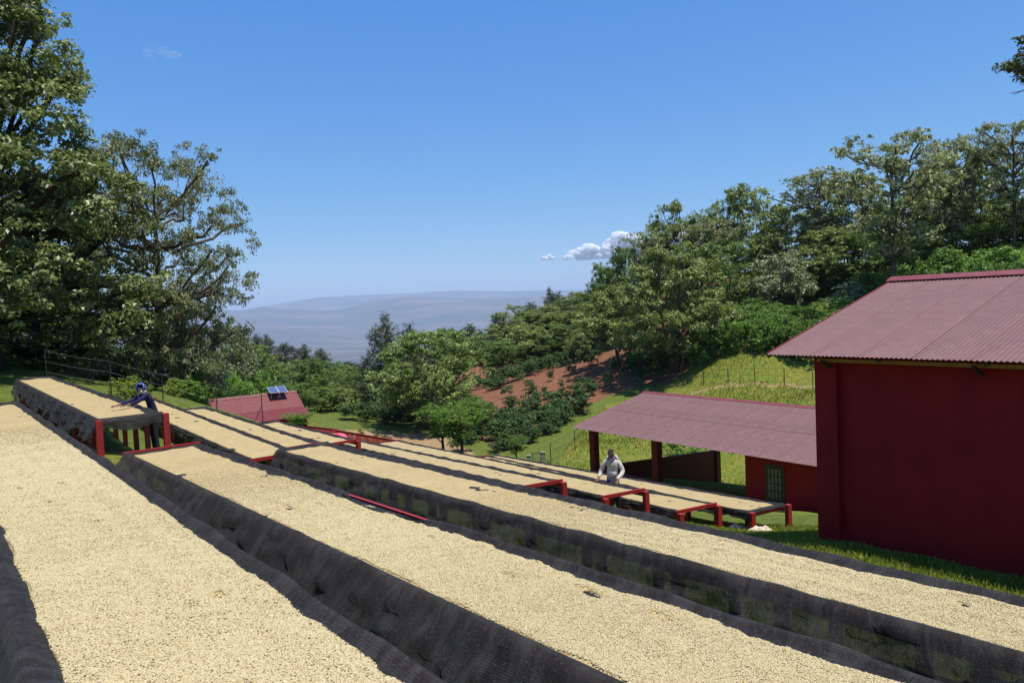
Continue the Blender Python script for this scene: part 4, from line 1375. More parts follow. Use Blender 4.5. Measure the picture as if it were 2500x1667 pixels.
# woods in the valley, behind the red house
VW = 'valley woods behind the red house'
for (px, D, top, hw_, kd) in ((585, 150, 812, 42, 'shaggy'), (630, 175, 815, 36, 'shaggy'), (655, 190, 818, 40, 'shaggy'), (700, 185, 836, 48, 'shaggy'), (745, 190, 842, 44, 'shaggy'),
                              (785, 200, 850, 40, 'shaggy'), (605, 100, 838, 70, 'round'), (560, 90, 850, 60, 'round'), (680, 120, 866, 70, 'broad'), (640, 108, 880, 70, 'round'), (745, 118, 872, 62, 'round'), (790, 130, 880, 60, 'round'),
                              (835, 150, 890, 55, 'broad'), (850, 185, 882, 40, 'shaggy'), (870, 210, 890, 34, 'shaggy'), (900, 150, 905, 55, 'round'), (860, 122, 910, 55, 'round'), (920, 118, 925, 50, 'round'), (715, 104, 935, 55, 'round'),
                              (770, 110, 945, 50, 'round'), (810, 112, 935, 50, 'broad'), (955, 130, 915, 50, 'round'), (660, 92, 930, 50, 'round'), (980, 190, 880, 60, 'shaggy'), (930, 220, 895, 60, 'round')):
    lab = {'shaggy': 'dark shaggy tree standing along the back of the valley woods', 'round': 'rounded green tree in the valley woods behind the red house', 'broad': 'olive-green spreading tree among the rounded valley woods trees'}[kd]
    tree_px(kd, px, D, top, hw_, lab, VW)

# the big trees by the track
tree_px('shaggy', 945, 112, 772, 80, 'dark shaggy tree behind the broad bright green tree', variant=0)
tree_px('shaggy', 1005, 116, 790, 66, 'dark shaggy tree peeping over the broad bright green tree', variant=1)
KINDS['bright'] = [make_tree('bright', 83, H=13, R=6.9, base=2.2, prof=egg, nclump=150, clr=1.15, nleaf=190, leaf=0.32, mat='leaf_feather', stems=2, tr=0.28, limbs=40, flat=0.65)]
M['leaf_mid'] = leaf_mat('leaf_mid_green', (0.098, 0.159, 0.028), (0.336, 0.425, 0.116), 0.33, 0.42)
KINDS['bright'][0]['crown'].materials[0] = M['leaf_mid']
TREE_SPEC['bright'] = 'broad_green_tree'
tree_px('bright', 1045, 88, 800, 142, 'broad bright green tree in the valley beside the dirt track', rot=0.9)
tree_px('feathery', 1072, 68, 985, 62, 'feathery bright green tree with one thick trunk by the track', variant=0)
tree_px('feathery', 1118, 60, 985, 75, 'feathery bright green tree with several thin stems by the track', variant=1, name='feathery_tree')
tree_px('feathery', 1150, 78, 970, 55, 'feathery green tree standing up-slope of the thin-stemmed one', variant=0)
tree_px('feathery', 1252, 62, 1060, 32, 'small feathery sapling between the gate pillars', variant=1)
tree_px('feathery', 722, 47, 1005, 42, 'low feathery bush spreading at the corner of the red house', variant=1)
for px, D, top, hw_ in ((870, 46, 1048, 12), (905, 45, 1058, 14), (925, 45, 1062, 12), (845, 47, 1055, 10)):
    tree_px('yellow', px, D, top, hw_, 'small young plant at the edge of the empty red bed frame', 'young plants by the empty bed frame')

# trees along the hillside
HS = 'trees on the slope above the coffee rows'
for (px, D, top, hw_, kd) in ((1180, 150, 830, 55, 'round'), (1130, 165, 845, 40, 'round'), (1215, 175, 765, 26, 'shaggy'), (1235, 180, 780, 32, 'shaggy'), (1260, 165, 745, 75, 'broad'), (1320, 160, 760, 90, 'broad'), (1300, 185, 738, 55, 'shaggy'),
                              (1350, 200, 705, 40, 'shaggy'), (1372, 205, 712, 32, 'shaggy'), (1410, 190, 712, 50, 'broad'), (1455, 180, 708, 60, 'broad'), (1400, 150, 790, 80, 'round'), (1470, 145, 770, 70, 'round'),
                              (1110, 200, 800, 50, 'round'), (1150, 190, 790, 50, 'shaggy'), (1085, 180, 815, 45, 'shaggy'), (1200, 160, 800, 65, 'broad'), (1290, 150, 790, 70, 'broad'), (1350, 165, 745, 70, 'broad'), (1390, 175, 730, 60, 'round'),
                              (1440, 160, 740, 70, 'broad'), (1500, 155, 720, 60, 'round'), (1225, 145, 830, 45, 'round'), (1345, 148, 815, 55, 'round'), (1430, 135, 800, 50, 'broad')):
    lab = {'shaggy': 'dark sparse tree on the skyline left along the ridge', 'round': 'dense green tree on the slope over the upper coffee row', 'broad': 'olive-green shade tree massed on the slope by the ridge line'}[kd].replace(' left along', ' along')
    tree_px(kd, px, D, top, hw_, lab, HS)
KINDS['hill'] = [make_tree('hill', 91 + i, H=16, R=8.6, base=2.6, prof=dome, nclump=190, clr=1.3, nleaf=230, leaf=0.33, mat='leaf_olive', stems=3, tr=0.3, limbs=60, flat=0.6) for i in (0,)]
TREE_SPEC['hill'] = 'broad_shade_tree'
tree_px('hill', 1655, 100, 592, 165, 'large olive-green dome tree with leaning trunks over the red soil', rot=0.2)
tree_px('broad', 1520, 112, 690, 110, 'olive-green tree half merged with the large dome tree', rot=2.0)
tree_px('round', 1540, 135, 600, 70, 'dark green tree stepping down the skyline beside the dome tree', variant=0)
tree_px('round', 1490, 140, 640, 55, 'lower dark green tree at the downhill end of the tall skyline trees', variant=1)
tree_px('broad', 1650, 140, 497, 92, 'rounded grey-green umbrella tree high on the skyline above the dome tree', variant=1)
tree_px('sparse', 1590, 138, 560, 70, 'thin-crowned tree beneath the skyline umbrella tree', variant=0)
tree_px('broad', 1830, 135, 455, 120, 'wide umbrella tree on the skyline between two tall groups', variant=2)
tree_px('sparse', 1760, 132, 530, 90, 'open-branched tree below the wide umbrella tree', variant=1)
tree_px('round', 1770, 112, 590, 90, 'bright green dense tree uphill of the dome tree', variant=2)
tree_px('pale', 1905, 108, 615, 95, 'pale silvery-green tree on the slope above the shed roof', variant=0)
tree_px('pale', 2080, 96, 690, 62, 'pale silvery-green bush-like tree just above the large roof edge', variant=1)
tree_px('sparse', 2010, 122, 420, 120, 'open grey-green tree rising beside the tallest one', variant=2)
tree_px('sparse', 2185, 92, 328, 190, 'tallest open-crowned tree with one straight trunk behind the large roof', variant=0, rot=0.5)
tree_px('sparse', 2330, 104, 335, 105, 'bare-forked open tree between the tallest one and the frame of trees', variant=1, rot=2.2)
tree_px('sparse', 2480, 98, 295, 130, 'thin airy tree at the top end of the slope', variant=2, rot=1.2)
tree_px('broad', 2030, 118, 560, 120, 'dark olive tree filling the slope beneath the open trees', variant=0)
for (px, D, top, hw_, kd) in ((1930, 130, 500, 100, 'broad'), (2090, 122, 425, 110, 'broad'), (2285, 114, 400, 110, 'broad'), (2410, 112, 372, 110, 'broad'), (1720, 140, 520, 85, 'broad'), (2120, 112, 560, 90, 'round'), (2220, 116, 480, 90, 'round'), (2300, 108, 545, 100, 'round'), (2400, 118, 470, 110, 'broad'), (2450, 104, 540, 110, 'round'), (2540, 105, 480, 120, 'round'),
                              (1960, 116, 640, 80, 'round'), (1860, 125, 640, 90, 'round'), (2640, 110, 440, 140, 'broad'), (1700, 128, 640, 80, 'round')):
    tree_px(kd, px, D, top, hw_, {'round': 'dense green tree in the thicket behind the large roof', 'broad': 'spreading olive tree over the thicket behind the large roof'}[kd], 'thicket trees behind the large roof')
for i, (px, D, top, hw_) in enumerate(((1745, 101, 735, 45), (1800, 100, 740, 50), (1850, 104, 720, 55), (1890, 100, 745, 45), (1960, 96, 740, 60), (2020, 94, 720, 60), (2080, 90, 730, 60), (2150, 96, 660, 70), (2240, 96, 610, 80), (2330, 96, 610, 90), (2420, 92, 600, 90),
                                       (2500, 92, 590, 90), (1930, 90, 775, 40), (1990, 86, 770, 45), (2290, 86, 645, 60), (2380, 84, 640, 60), (2470, 84, 630, 60), (1640, 104, 810, 40), (1600, 104, 830, 36), (1560, 108, 820, 34), (1720, 95, 790, 40), (1765, 94, 780, 42), (1820, 93, 775, 46), (1870, 92, 770, 46), (1910, 91, 768, 44), (1960, 88, 778, 46), (1780, 97, 755, 50), (1850, 97, 745, 50))):
    tree_px('thicket', px, D, top, hw_, 'green shrub on the grassy bank under the slope trees', 'shrubs on the grassy bank')
tree_px('thicket', 1660, 62, 1070, 62, 'rounded fruit bush on the lawn seen through the open shed', name='fruit_bush', cat='bush')

# a dark tree standing clear of the picture, one of its branches reaching in above the large building
r_ = np.random.default_rng(97)
tb = np.array([21.2, 24.0])
ov = thing('overhanging_tree', (tb[0], tb[1], hz(*tb)), 'dark tree whose branch tip hangs in the sky above the large maroon roof', 'tree')
tz = hz(*tb)
tp = np.array([tb[0] + 0.3, tb[1], tz + 19.0])
mb = MB().tube([[tb[0], tb[1], tz - 0.3], [tb[0] + .15, tb[1] + .1, tz + 6], [tb[0] + .2, tb[1], tz + 12], tp], [0.42, 0.34, 0.26, 0.12], 8)
tip = ray(2468, 165) * 24.0
CLU, ends = [], [(tip, 0.62), (ray(2500, 120) * 24.2, 0.6), (ray(2530, 165) * 24.3, 0.7), (ray(2500, 195) * 23.8, 0.35)]
for k in range(26):
    th = r_.uniform(-1.2, 1.9)
    ends.append((np.array([tb[0] + math.cos(th) * r_.uniform(2.0, 4.5), tb[1] + math.sin(th) * r_.uniform(2.0, 4.5), tz + r_.uniform(8, 19)]), r_.uniform(0.7, 1.2)))
PP, NN = [], []
for c, rad_ in ends:
    a = np.array([tb[0] + .2, tb[1], max(tz + 5.0, c[2] - 1.6)])
    q = np.array([a, a + (c - a) * 0.4 + Z * 0.2, a + (c - a) * 0.75 + Z * 0.25, c])
    mb.tube(q, [0.10, 0.07, 0.04, 0.015], 6, False)
    for _ in range(5):
        e = c + r_.normal(0, rad_ * 0.5, 3) - Z * 0.25
        mb.tube([q[2], (q[2] + e) / 2, e], [0.025, 0.018, 0.008], 4, False)
    q, nr = clump_leaves(r_, c, rad_, int(420 * rad_), 0.6, 0.2)
    PP.append(q)
    NN.append(nr)
mb.build('trunk', M['bark_dark'], ov, True)
ovm = leaves_mesh('overhang_crown', np.concatenate(PP) - np.array(ORG[ov.name]), np.concatenate(NN), 0.19, M['leaf_dark'], 98, None, 0.35, 0.2)
oo = bpy.data.objects.new('crown', ovm)
COL.objects.link(oo)
oo.parent = ov

# ------------------------------------------------------------------ coffee bushes
def bush_mesh(seed, n=760):
    r = np.random.default_rng(seed)
    P, NR, TI = [], [], []
    for k in range(11):
        th, zn = r.uniform(0, 6.28), r.uniform(0.15, 1.0)
        rad = 0.75 * math.sqrt(max(0, 1 - (zn - 0.35) ** 2 * 1.6)) * r.uniform(0.3, 1.0)
        q, nr = clump_leaves(r, np.array([rad * math.cos(th), rad * math.sin(th), 0.25 + zn * 1.15]), 0.38, n // 11, 0.75, 0.3)
        P.append(q)
        NR.append(nr)
        TI.append(np.full(len(q), r.uniform(0.2, 0.85)))
    return leaves_mesh('coffee_bush', np.concatenate(P), np.concatenate(NR), 0.19, M['leaf_coffee'], seed, np.concatenate(TI), 0.5, 0.2)
BUSH = [bush_mesh(500 + i) for i in range(4)]
rb = np.random.default_rng(9)
nb = [0]
def bush(x, y, sc, label, group):
    o = bpy.data.objects.new('coffee_bush', BUSH[nb[0] % 4])
    nb[0] += 1
    COL.objects.link(o)
    o.location = (x, y, hz(x, y) - 0.05)
    o.rotation_euler = (0, 0, rb.uniform(0, 6.28))
    o.scale = (sc * rb.uniform(0.9, 1.15), sc * rb.uniform(0.9, 1.15), sc * rb.uniform(0.85, 1.2))
    tag(o, label, 'coffee bush', group)
def bush_line(p0, p1, D0, D1, n, spread, sc, label, group):
    a, b = (ray(*p0) * D0)[:2], (ray(*p1) * D1)[:2]
    for t in np.linspace(0, 1, n):
        q = a + (b - a) * t + rb.normal(0, spread, 2)
        bush(q[0], q[1], sc * rb.uniform(0.8, 1.2), label, group)
LB = 'coffee bush in the thick hedge below the red soil plot'
bush_line((1180, 1060), (1420, 975), 82, 90, 30, 0.7, 1.25, LB, 'lower coffee hedge')
bush_line((1190, 1085), (1380, 1010), 77, 86, 26, 0.7, 1.2, LB, 'lower coffee hedge')
bush_line((1230, 1090), (1340, 1040), 72, 80, 14, 0.6, 1.0, LB, 'lower coffee hedge')
bush_line((1210, 1000), (1460, 930), 94, 100, 18, 0.9, 1.0, LB, 'lower coffee hedge')
LU = 'coffee bush in the long hedge crossing above the red soil plot'
bush_line((1190, 950), (1420, 850), 116, 138, 34, 0.8, 1.3, LU, 'upper coffee hedge')
bush_line((1160, 930), (1400, 840), 124, 146, 28, 0.9, 1.25, LU, 'upper coffee hedge')
LS = 'lone coffee bush scattered on the bare red soil'
for px, py, sc in ((1290, 950, 1.1), (1330, 965, 0.8), (1395, 915, 1.5), (1425, 900, 1.7), (1455, 890, 1.6), (1345, 930, 1.0), (1500, 905, 1.3), (1540, 915, 1.4), (1570, 940, 1.6), (1610, 925, 1.2), (1370, 945, 0.7), (1410, 940, 0.8), (1300, 985, 0.7), (1240, 970, 1.2), (1250, 1000, 0.8),
                   (1480, 945, 1.2), (1600, 900, 1.2), (1440, 955, 1.5), (1530, 880, 1.1), (1420, 980, 1.1), (1270, 930, 0.8), (1350, 905, 0.7), (1320, 900, 0.7)):
    q = at(px, py, 60, 200)
    bush(q[0], q[1], sc * 0.95, LS, 'lone bushes on the red soil')
LF = 'coffee bush in the level field between track and valley woods'
fa, fb = (ray(850, 1035) * 92)[:2], (ray(1075, 1050) * 92)[:2]
for row in range(6):
    for t in np.linspace(0, 1, 15):
        q = fa + (fb - fa) * t + np.array([0.4, 3.1]) * row * 1.15 + rb.normal(0, 0.5, 2)
        bush(q[0], q[1], rb.uniform(1.1, 1.5), LF, 'coffee field by the track')
for t in np.linspace(0, 1, 22):
    q = (ray(1120, 1010) * 90)[:2] * (1 - t) + (ray(1180, 1110) * 72)[:2] * t + rb.normal(0, 1.5, 2)
    bush(q[0], q[1], rb.uniform(0.7, 1.3), 'coffee bush straggling beside the feathery trees', 'coffee bushes beside the feathery trees')

# ------------------------------------------------------------------ fences and gate
def fence(name, pts, h, nw, label, post_mat, wire_mat, pr=0.035, wr=0.006, brace=False):
    g = [np.array([x, y, hz(x, y)]) for x, y in pts]
    root = thing(name, tuple(g[0]), label, 'fence')
    for q in g:
        MB().tube([q - Z * 0.2, q + Z * h], pr, 6).build('post', M[post_mat], root)
    for k in range(nw):
        zz = h * (0.15 + 0.8 * k / max(1, nw - 1))
        w_ = []
        for a, b in zip(g, g[1:]):
            for t in np.linspace(0, 1, 6)[:-1]:
                w_.append(a + (b - a) * t + Z * (zz - 0.05 * math.sin(math.pi * t)))
        w_.append(g[-1] + Z * zz)
        MB().tube(w_, wr, 4, False).build('wire', M[wire_mat], root)
    if brace:
        MB().tube([g[-1] + Z * h * 0.7, g[-1] + np.array([-0.5, -0.5, 0.0])], pr * 0.8, 5).build('brace', M[post_mat], root)
    return root
fence('wire_fence', [tuple((ray(px, 1000) * D)[:2]) for px, D in ((120, 33), (275, 32.5), (400, 32), (530, 31.5), (640, 34))], 1.75, 4, 'wire fence with thin dark posts behind the drying beds', 'steel', 'galv', 0.022, 0.002, True)
fence('wire_fence', [tuple(at(px, py, 50, 150)[:2]) for px, py in ((1600, 958), (1652, 946), (1718, 941), (1778, 938), (1843, 936), (1915, 940), (1985, 952))], 1.9, 3, 'wire fence curving along the grassy bank above the shed', 'steel', 'steel', 0.05, 0.012)
fence('wire_fence', [tuple(at(px, py, 50, 150)[:2]) for px, py in ((1345, 1130), (1404, 1100), (1470, 1060), (1540, 1020))], 1.9, 3, 'wire fence climbing the lawn from the mesh gate', 'steel', 'steel', 0.04, 0.010)
G1, G2 = ray(1327, 1133) * 64, ray(1291, 1126) * 66
gate = thing('mesh_gate', (G1[0], G1[1], hz(G1[0], G1[1])), 'open steel mesh gate hung on a concrete pillar', 'gate')
for gg, hh in ((G1, 1.55), (G2, 0.95)):
    z0 = hz(gg[0], gg[1])
    zt_ = z0 + hh
    MB().box([gg[0], gg[1], (z0 - 0.2 + zt_) / 2], (1, 0, 0), (0, 1, 0), Z, 0.17, 0.17, (zt_ - z0 + 0.2) / 2).build('pillar', M['concrete'], gate)
    MB().box([gg[0], gg[1], zt_ + 0.03], (1, 0, 0), (0, 1, 0), Z, 0.2, 0.2, 0.03).build('pillar_cap', M['concrete'], gate)
z0 = hz(G1[0], G1[1])
ga, gb = np.array([G1[0] - 0.22, G1[1] - 0.1, z0 + 0.1]), np.array([G1[0] - 0.95, G1[1] - 0.7, z0 + 0.1])
lf = MB()
for a, b in ((ga, gb), (ga + Z * 0.7, gb + Z * 0.7), (ga + Z * 1.5, gb + Z * 1.5), (ga, ga + Z * 1.5), (gb, gb + Z * 1.5)):
    lf.tube([a, b], 0.03, 5)
for t in np.linspace(0.1, 0.9, 8):
    lf.tube([ga + (gb - ga) * t, ga + (gb - ga) * t + Z * 1.5], 0.008, 4)
lf.build('leaf_frame', M['steel'], gate)
MB().tube([G1 * [1, 1, 0] + Z * (z0 + 1.0) + np.array([0.15, 0, 0]), G1 * [1, 1, 0] + Z * (z0) + np.array([1.0, 0.3, 0])], 0.03, 5).build('brace', M['steel'], gate)

# ------------------------------------------------------------------ grass
def grass_patch(name, n, sampler, hmin, hmax, seed):
    r = np.random.default_rng(seed)
    X, Y = sampler(r, n)
    zz = height(X, Y)
    hgt = r.uniform(hmin, hmax, len(X))
    th = r.uniform(0, 6.28, len(X))
    wd = r.uniform(0.004, 0.008, len(X)) * (1 + np.hypot(X, Y) / 18)
    dx, dy = np.cos(th) * wd, np.sin(th) * wd
    lx, ly = r.normal(0, 0.35, len(X)) * hgt, r.normal(0, 0.35, len(X)) * hgt
    b0 = np.stack([X - dx, Y - dy, zz - 0.02], -1)
    b1 = np.stack([X + dx, Y + dy, zz - 0.02], -1)
    m0 = np.stack([X + lx * .4 - dx * .7, Y + ly * .4 - dy * .7, zz + hgt * 0.6], -1)
    m1 = np.stack([X + lx * .4 + dx * .7, Y + ly * .4 + dy * .7, zz + hgt * 0.6], -1)
    tp = np.stack([X + lx, Y + ly, zz + hgt], -1)
    V = np.stack([b0, b1, m1, m0, tp], 1).reshape(-1, 3)
    k = np.arange(len(X))[:, None] * 5
    F = np.concatenate([k + np.array([[0, 1, 2]]), k + np.array([[0, 2, 3]]), k + np.array([[3, 2, 4]])])
    o = mesh_obj(name, V, F, M['grass'])
    at_ = o.data.attributes.new('tint', 'FLOAT', 'FACE')
    tn = np.tile(r.beta(1.5, 1.5, len(X)), 3)
    at_.data.foreach_set('value', tn.astype(np.float32))
    return o
def lawn_samples(r, n):
    X, Y = r.uniform(-1, 9, n), r.uniform(4, 26, n)
    pp = X * 0.788 + Y * 0.616
    cB_ = np.array(BEDS['C'][0])
    ps = cB_[0] * 0.788 + cB_[1] * 0.616 + 1.25
    inb = ((X - C0[0]) * pB[0] + (Y - C0[1]) * pB[1] > -0.02) & ((X - C0[0]) * dB[0] + (Y - C0[1]) * dB[1] < 0.05)
    k = (pp > ps) & ~inb & (pp < ps + 10)
    return X[k], Y[k]
gr = grass_patch('grass', 110000, lawn_samples, 0.03, 0.10, 61)
tag(gr, 'short green grass of the lawn by the maroon building', 'grass', None, 'stuff')
def wall_samples(r, n):
    s = r.uniform(0, 12, n)
    q = -np.abs(r.normal(0.05, 0.35, n)) - 0.03
    P = C0[None] - dB[None] * s[:, None] + pB[None] * q[:, None]
    return P[:, 0], P[:, 1]
gr2 = grass_patch('grass', 20000, wall_samples, 0.03, 0.11, 62)
tag(gr2, 'taller tufty grass along the foot of the maroon wall', 'grass', None, 'stuff')
def aisle_samples(r, n):
    s = r.uniform(0, 12, n)
    q = r.uniform(1.2, 6.0, n)
    d_, p_ = heading(38.5)
    P = np.array([-0.2, 0.3, 0])[None] + d_[None] * s[:, None] + p_[None] * q[:, None]
    return P[:, 0], P[:, 1]
gr3 = grass_patch('grass', 45000, aisle_samples, 0.06, 0.25, 63)
tag(gr3, 'grass and weeds in the aisles between the drying beds', 'grass', None, 'stuff')

def bank_samples(r, n):
    a = r.uniform(0.03, 0.62, n)
    D = r.uniform(52, 108, n)
    X, Y = a * D, D
    k = poly_mask(X, Y, lawn_poly) & (np.sin(X * 0.31) + np.sin(Y * 0.43 + X * 0.2) + r.normal(0, 0.8, n) > 0.1)
    return X[k], Y[k]
gr4 = grass_patch('grass', 60000, bank_samples, 0.12, 0.42, 64)
tag(gr4, 'rough yellow-green grass on the bank above the shed', 'grass', None, 'stuff')

# ------------------------------------------------------------------ people
def skin_mesh(name, joints, bones, mats, parent, frame, org):
    """joints: {id: ((right, forward, up), radius or (rx, ry))}; bones: [(a, b, material index)]; one continuous skinned body"""
    ids = list(joints)
    me = bpy.data.meshes.new(name)
    me.from_pydata([joints[i][0] for i in ids], [(ids.index(a), ids.index(b)) for a, b, _ in bones], [])
    o = bpy.data.objects.new(name, me)
    COL.objects.link(o)
    md = o.modifiers.new('skin', 'SKIN')
    md.use_smooth_shade = True
    md.branch_smoothing = 0.6
    for k, i in enumerate(ids):
        rv = joints[i][1]
        me.skin_vertices[0].data[k].radius = (rv, rv) if not isinstance(rv, tuple) else rv
        me.skin_vertices[0].data[k].use_root = (i == 'pelvis')
    sb_ = o.modifiers.new('sub', 'SUBSURF')
    sb_.levels = sb_.render_levels = 2
    dg = bpy.context.evaluated_depsgraph_get()
    ev = o.evaluated_get(dg)
    m2 = bpy.data.meshes.new_from_object(ev)
    bpy.data.objects.remove(o)
    co = np.empty(len(m2.vertices) * 3)
    m2.vertices.foreach_get('co', co)
    co = co.reshape(-1, 3)
    A_ = np.array([joints[a][0] for a, b, _ in bones])
    B_ = np.array([joints[b][0] for a, b, _ in bones])
    mi = np.array([q for _, _, q in bones])
    def rad(i):
        rv = joints[i][1]
        return rv if not isinstance(rv, tuple) else max(rv)
    rm = np.array([(rad(a) + rad(b)) / 2 for a, b, _ in bones])
    for q in mats:
        m2.materials.append(q)
    for pl in m2.polygons:
        c = co[list(pl.vertices)].mean(0)
        ab = B_ - A_
        t = np.clip(((c - A_) * ab).sum(1) / np.maximum((ab * ab).sum(1), 1e-9), 0, 1)
        dd = np.linalg.norm(A_ + ab * t[:, None] - c, axis=1) / rm
        pl.material_index = int(mi[int(np.argmin(dd))])
        pl.use_smooth = True
    rt_, fw_ = frame
    w = co[:, :1] * rt_[None] + co[:, 1:2] * fw_[None] + co[:, 2:3] * Z[None]
    m2.vertices.foreach_set('co', w.astype(np.float32).ravel())
    m2.update()
    m2.name = name
    ob = bpy.data.objects.new(name, m2)
    COL.objects.link(ob)
    ob.parent = parent
    return ob

def hand(J, B, side, wrist, dirv, palm_n, skin, curl=0.35, sc=1.0):
    """palm and five separate fingers growing from the wrist joint"""
    w = np.array(J[wrist][0])
    d = unit(dirv)
    n = unit(palm_n)
    sx = np.cross(d, n) * side
    pm = side_id(wrist, 'palm')
    J[pm] = (tuple(w + d * 0.055 * sc), (0.040 * sc, 0.018 * sc))
    B.append((wrist, pm, skin))
    lens = (0.070, 0.080, 0.074, 0.056)
    for k in range(4):
        off = (k - 1.5) * 0.021 * sc
        a, b, c = (side_id(wrist, 'f%d%d' % (k, j)) for j in range(3))
        base_ = w + d * 0.095 * sc + sx * off
        L_ = lens[k] * sc
        J[a] = (tuple(base_), 0.010 * sc)
        J[b] = (tuple(base_ + d * L_ * 0.5 + sx * off * 0.15 - n * L_ * 0.5 * curl * 0.5), 0.009 * sc)
        J[c] = (tuple(base_ + d * L_ * 0.9 + sx * off * 0.3 - n * L_ * curl), 0.0075 * sc)
        B += [(pm, a, skin), (a, b, skin), (b, c, skin)]
    a, b = side_id(wrist, 't0'), side_id(wrist, 't1')
    J[a] = (tuple(w + d * 0.045 * sc - sx * 0.045 * sc), 0.012 * sc)
    J[b] = (tuple(w + d * 0.085 * sc - sx * 0.068 * sc - n * 0.01), 0.009 * sc)
    B += [(pm, a, skin), (a, b, skin)]
def side_id(w, k):
    return w + '_' + k

M['skin'] = paint_mat('skin', (0.045, 0.022, 0.014), (0.075, 0.036, 0.022), 14, 0.45, 0.1, 60)
M['palm_skin'] = paint_mat('weathered_hand_skin', (0.16, 0.062, 0.034), (0.22, 0.09, 0.05), 14, 0.5, 0.1, 60)
M['hair'] = paint_mat('short_hair', (0.006, 0.005, 0.005), (0.014, 0.012, 0.011), 60, 0.8, 0.5, 120)
M['hoodie'] = paint_mat('pale_hoodie', (0.42, 0.38, 0.33), (0.60, 0.56, 0.50), 7, 0.9, 0.5, 25, 0.1)
M['purple'] = paint_mat('purple_collar', (0.16, 0.05, 0.34), (0.26, 0.09, 0.50), 9, 0.8, 0.3, 30)
M['navy'] = paint_mat('navy_sweater', (0.014, 0.012, 0.042), (0.028, 0.024, 0.075), 7, 0.85, 0.5, 40, 0.15)
M['trouser'] = paint_mat('dark_trousers', (0.010, 0.010, 0.013), (0.022, 0.022, 0.028), 7, 0.85, 0.3, 40)
M['shoe'] = paint_mat('pale_shoes', (0.35, 0.35, 0.36), (0.5, 0.5, 0.5), 7, 0.6, 0.1, 40)
M['print'] = paint_mat('faded_print', (0.22, 0.26, 0.12), (0.40, 0.40, 0.26), 26, 0.8, 0.1, 60)
def scarf_mat():
    mt, nt, b = new_mat('patterned_scarf')
    f = noise(nt, 22, 3, 0.6, dist=1.5)
    r = ramp(nt, f, [(0.48, (0.02, 0.035, 0.20)), (0.56, (0.08, 0.13, 0.42)), (0.66, (0.5, 0.55, 0.66))])
    nt.links.new(r.outputs[0], b.inputs['Base Color'])
    b.inputs['Roughness'].default_value = 0.85
    return mt
M['scarf'] = scarf_mat()
M['scarf_in'] = paint_mat('grey_neck_cloth', (0.22, 0.19, 0.14), (0.36, 0.32, 0.25), 9, 0.85, 0.3, 40)

def shell(name, mat, parent, frame, cen, rad, u0, u1, v0, v1, wob=0.0, n=(20, 16), tilt=0.0, seed=3, thick=0.006):
    """piece of an ellipsoid shell; u = angle round the vertical from forward, v = polar angle from the top"""
    rt_, fw_ = frame
    U, V = np.meshgrid(np.linspace(u0, u1, n[0]), np.linspace(v0, v1, n[1]), indexing='ij')
    wv = Wave(seed, 6, 2.0, 7.0)
    k = 1 + wob * wv(U * 2, V * 2)
    x = rad[0] * k * np.sin(U) * np.sin(V)
    y = rad[1] * k * np.cos(U) * np.sin(V)
    z = rad[2] * k * np.cos(V)
    ct, st = math.cos(tilt), math.sin(tilt)
    y, z = y * ct + z * st, -y * st + z * ct
    P = (cen[0] + x)[..., None] * rt_ + (cen[1] + y)[..., None] * fw_ + (cen[2] + z)[..., None] * Z
    o = MB().grid(P).build(name, mat, None, True)
    o.parent = parent
    so = o.modifiers.new('thickness', 'SOLIDIFY')
    so.thickness = thick
    so.offset = 1.0
    return o

def head_bits(J, B, c, tilt, skin, yaw=0.0):
    """nose, ears and jaw grown from the head joint"""
    sy, cy = math.sin(yaw), math.cos(yaw)
    fx = np.array([sy * math.cos(tilt), cy * math.cos(tilt), -math.sin(tilt)])
    ux = np.array([sy * math.sin(tilt), cy * math.sin(tilt), math.cos(tilt)])
    sxv = np.cross(fx, ux)
    c = np.array(c)
    J['jaw'] = (tuple(c + fx * 0.045 - ux * 0.075), (0.045, 0.045))
    J['nose0'] = (tuple(c + fx * 0.088 + ux * 0.0), 0.014)
    J['nose'] = (tuple(c + fx * 0.110 - ux * 0.022), 0.013)
    B += [('head', 'jaw', skin), ('head', 'nose0', skin), ('nose0', 'nose', skin)]
    for s in (-1, 1):
        J['ear%d' % s] = (tuple(c + sxv * s * 0.082 - fx * 0.005), (0.012, 0.024))
        B.append(('head', 'ear%d' % s, skin))
    return fx, ux

def eyes(parent, frame, c, fx, ux):
    rt_, fw_ = frame
    def W_(q):
        return q[0] * rt_ + q[1] * fw_ + q[2] * Z
    for s in (-1, 1):
        q = np.array(c) + fx * 0.086 + ux * 0.012 + np.cross(fx, ux) * s * 0.032
        bm = bmesh.new()
        bmesh.ops.create_uvsphere(bm, u_segments=8, v_segments=6, radius=0.012)
        me = bpy.data.meshes.new('eye')
        bm.to_mesh(me)
        bm.free()
        me.materials.append(M['hair'])
        o = bpy.data.objects.new('eye', me)
        COL.objects.link(o)
        o.parent = parent
        o.location = W_(q)
    q = np.array(c) + fx * 0.088 - ux * 0.055
    o = MB().box(W_(q), rt_, fw_, Z, 0.022, 0.008, 0.006).build('mouth', M['palm_skin'], None)
    o.parent = parent

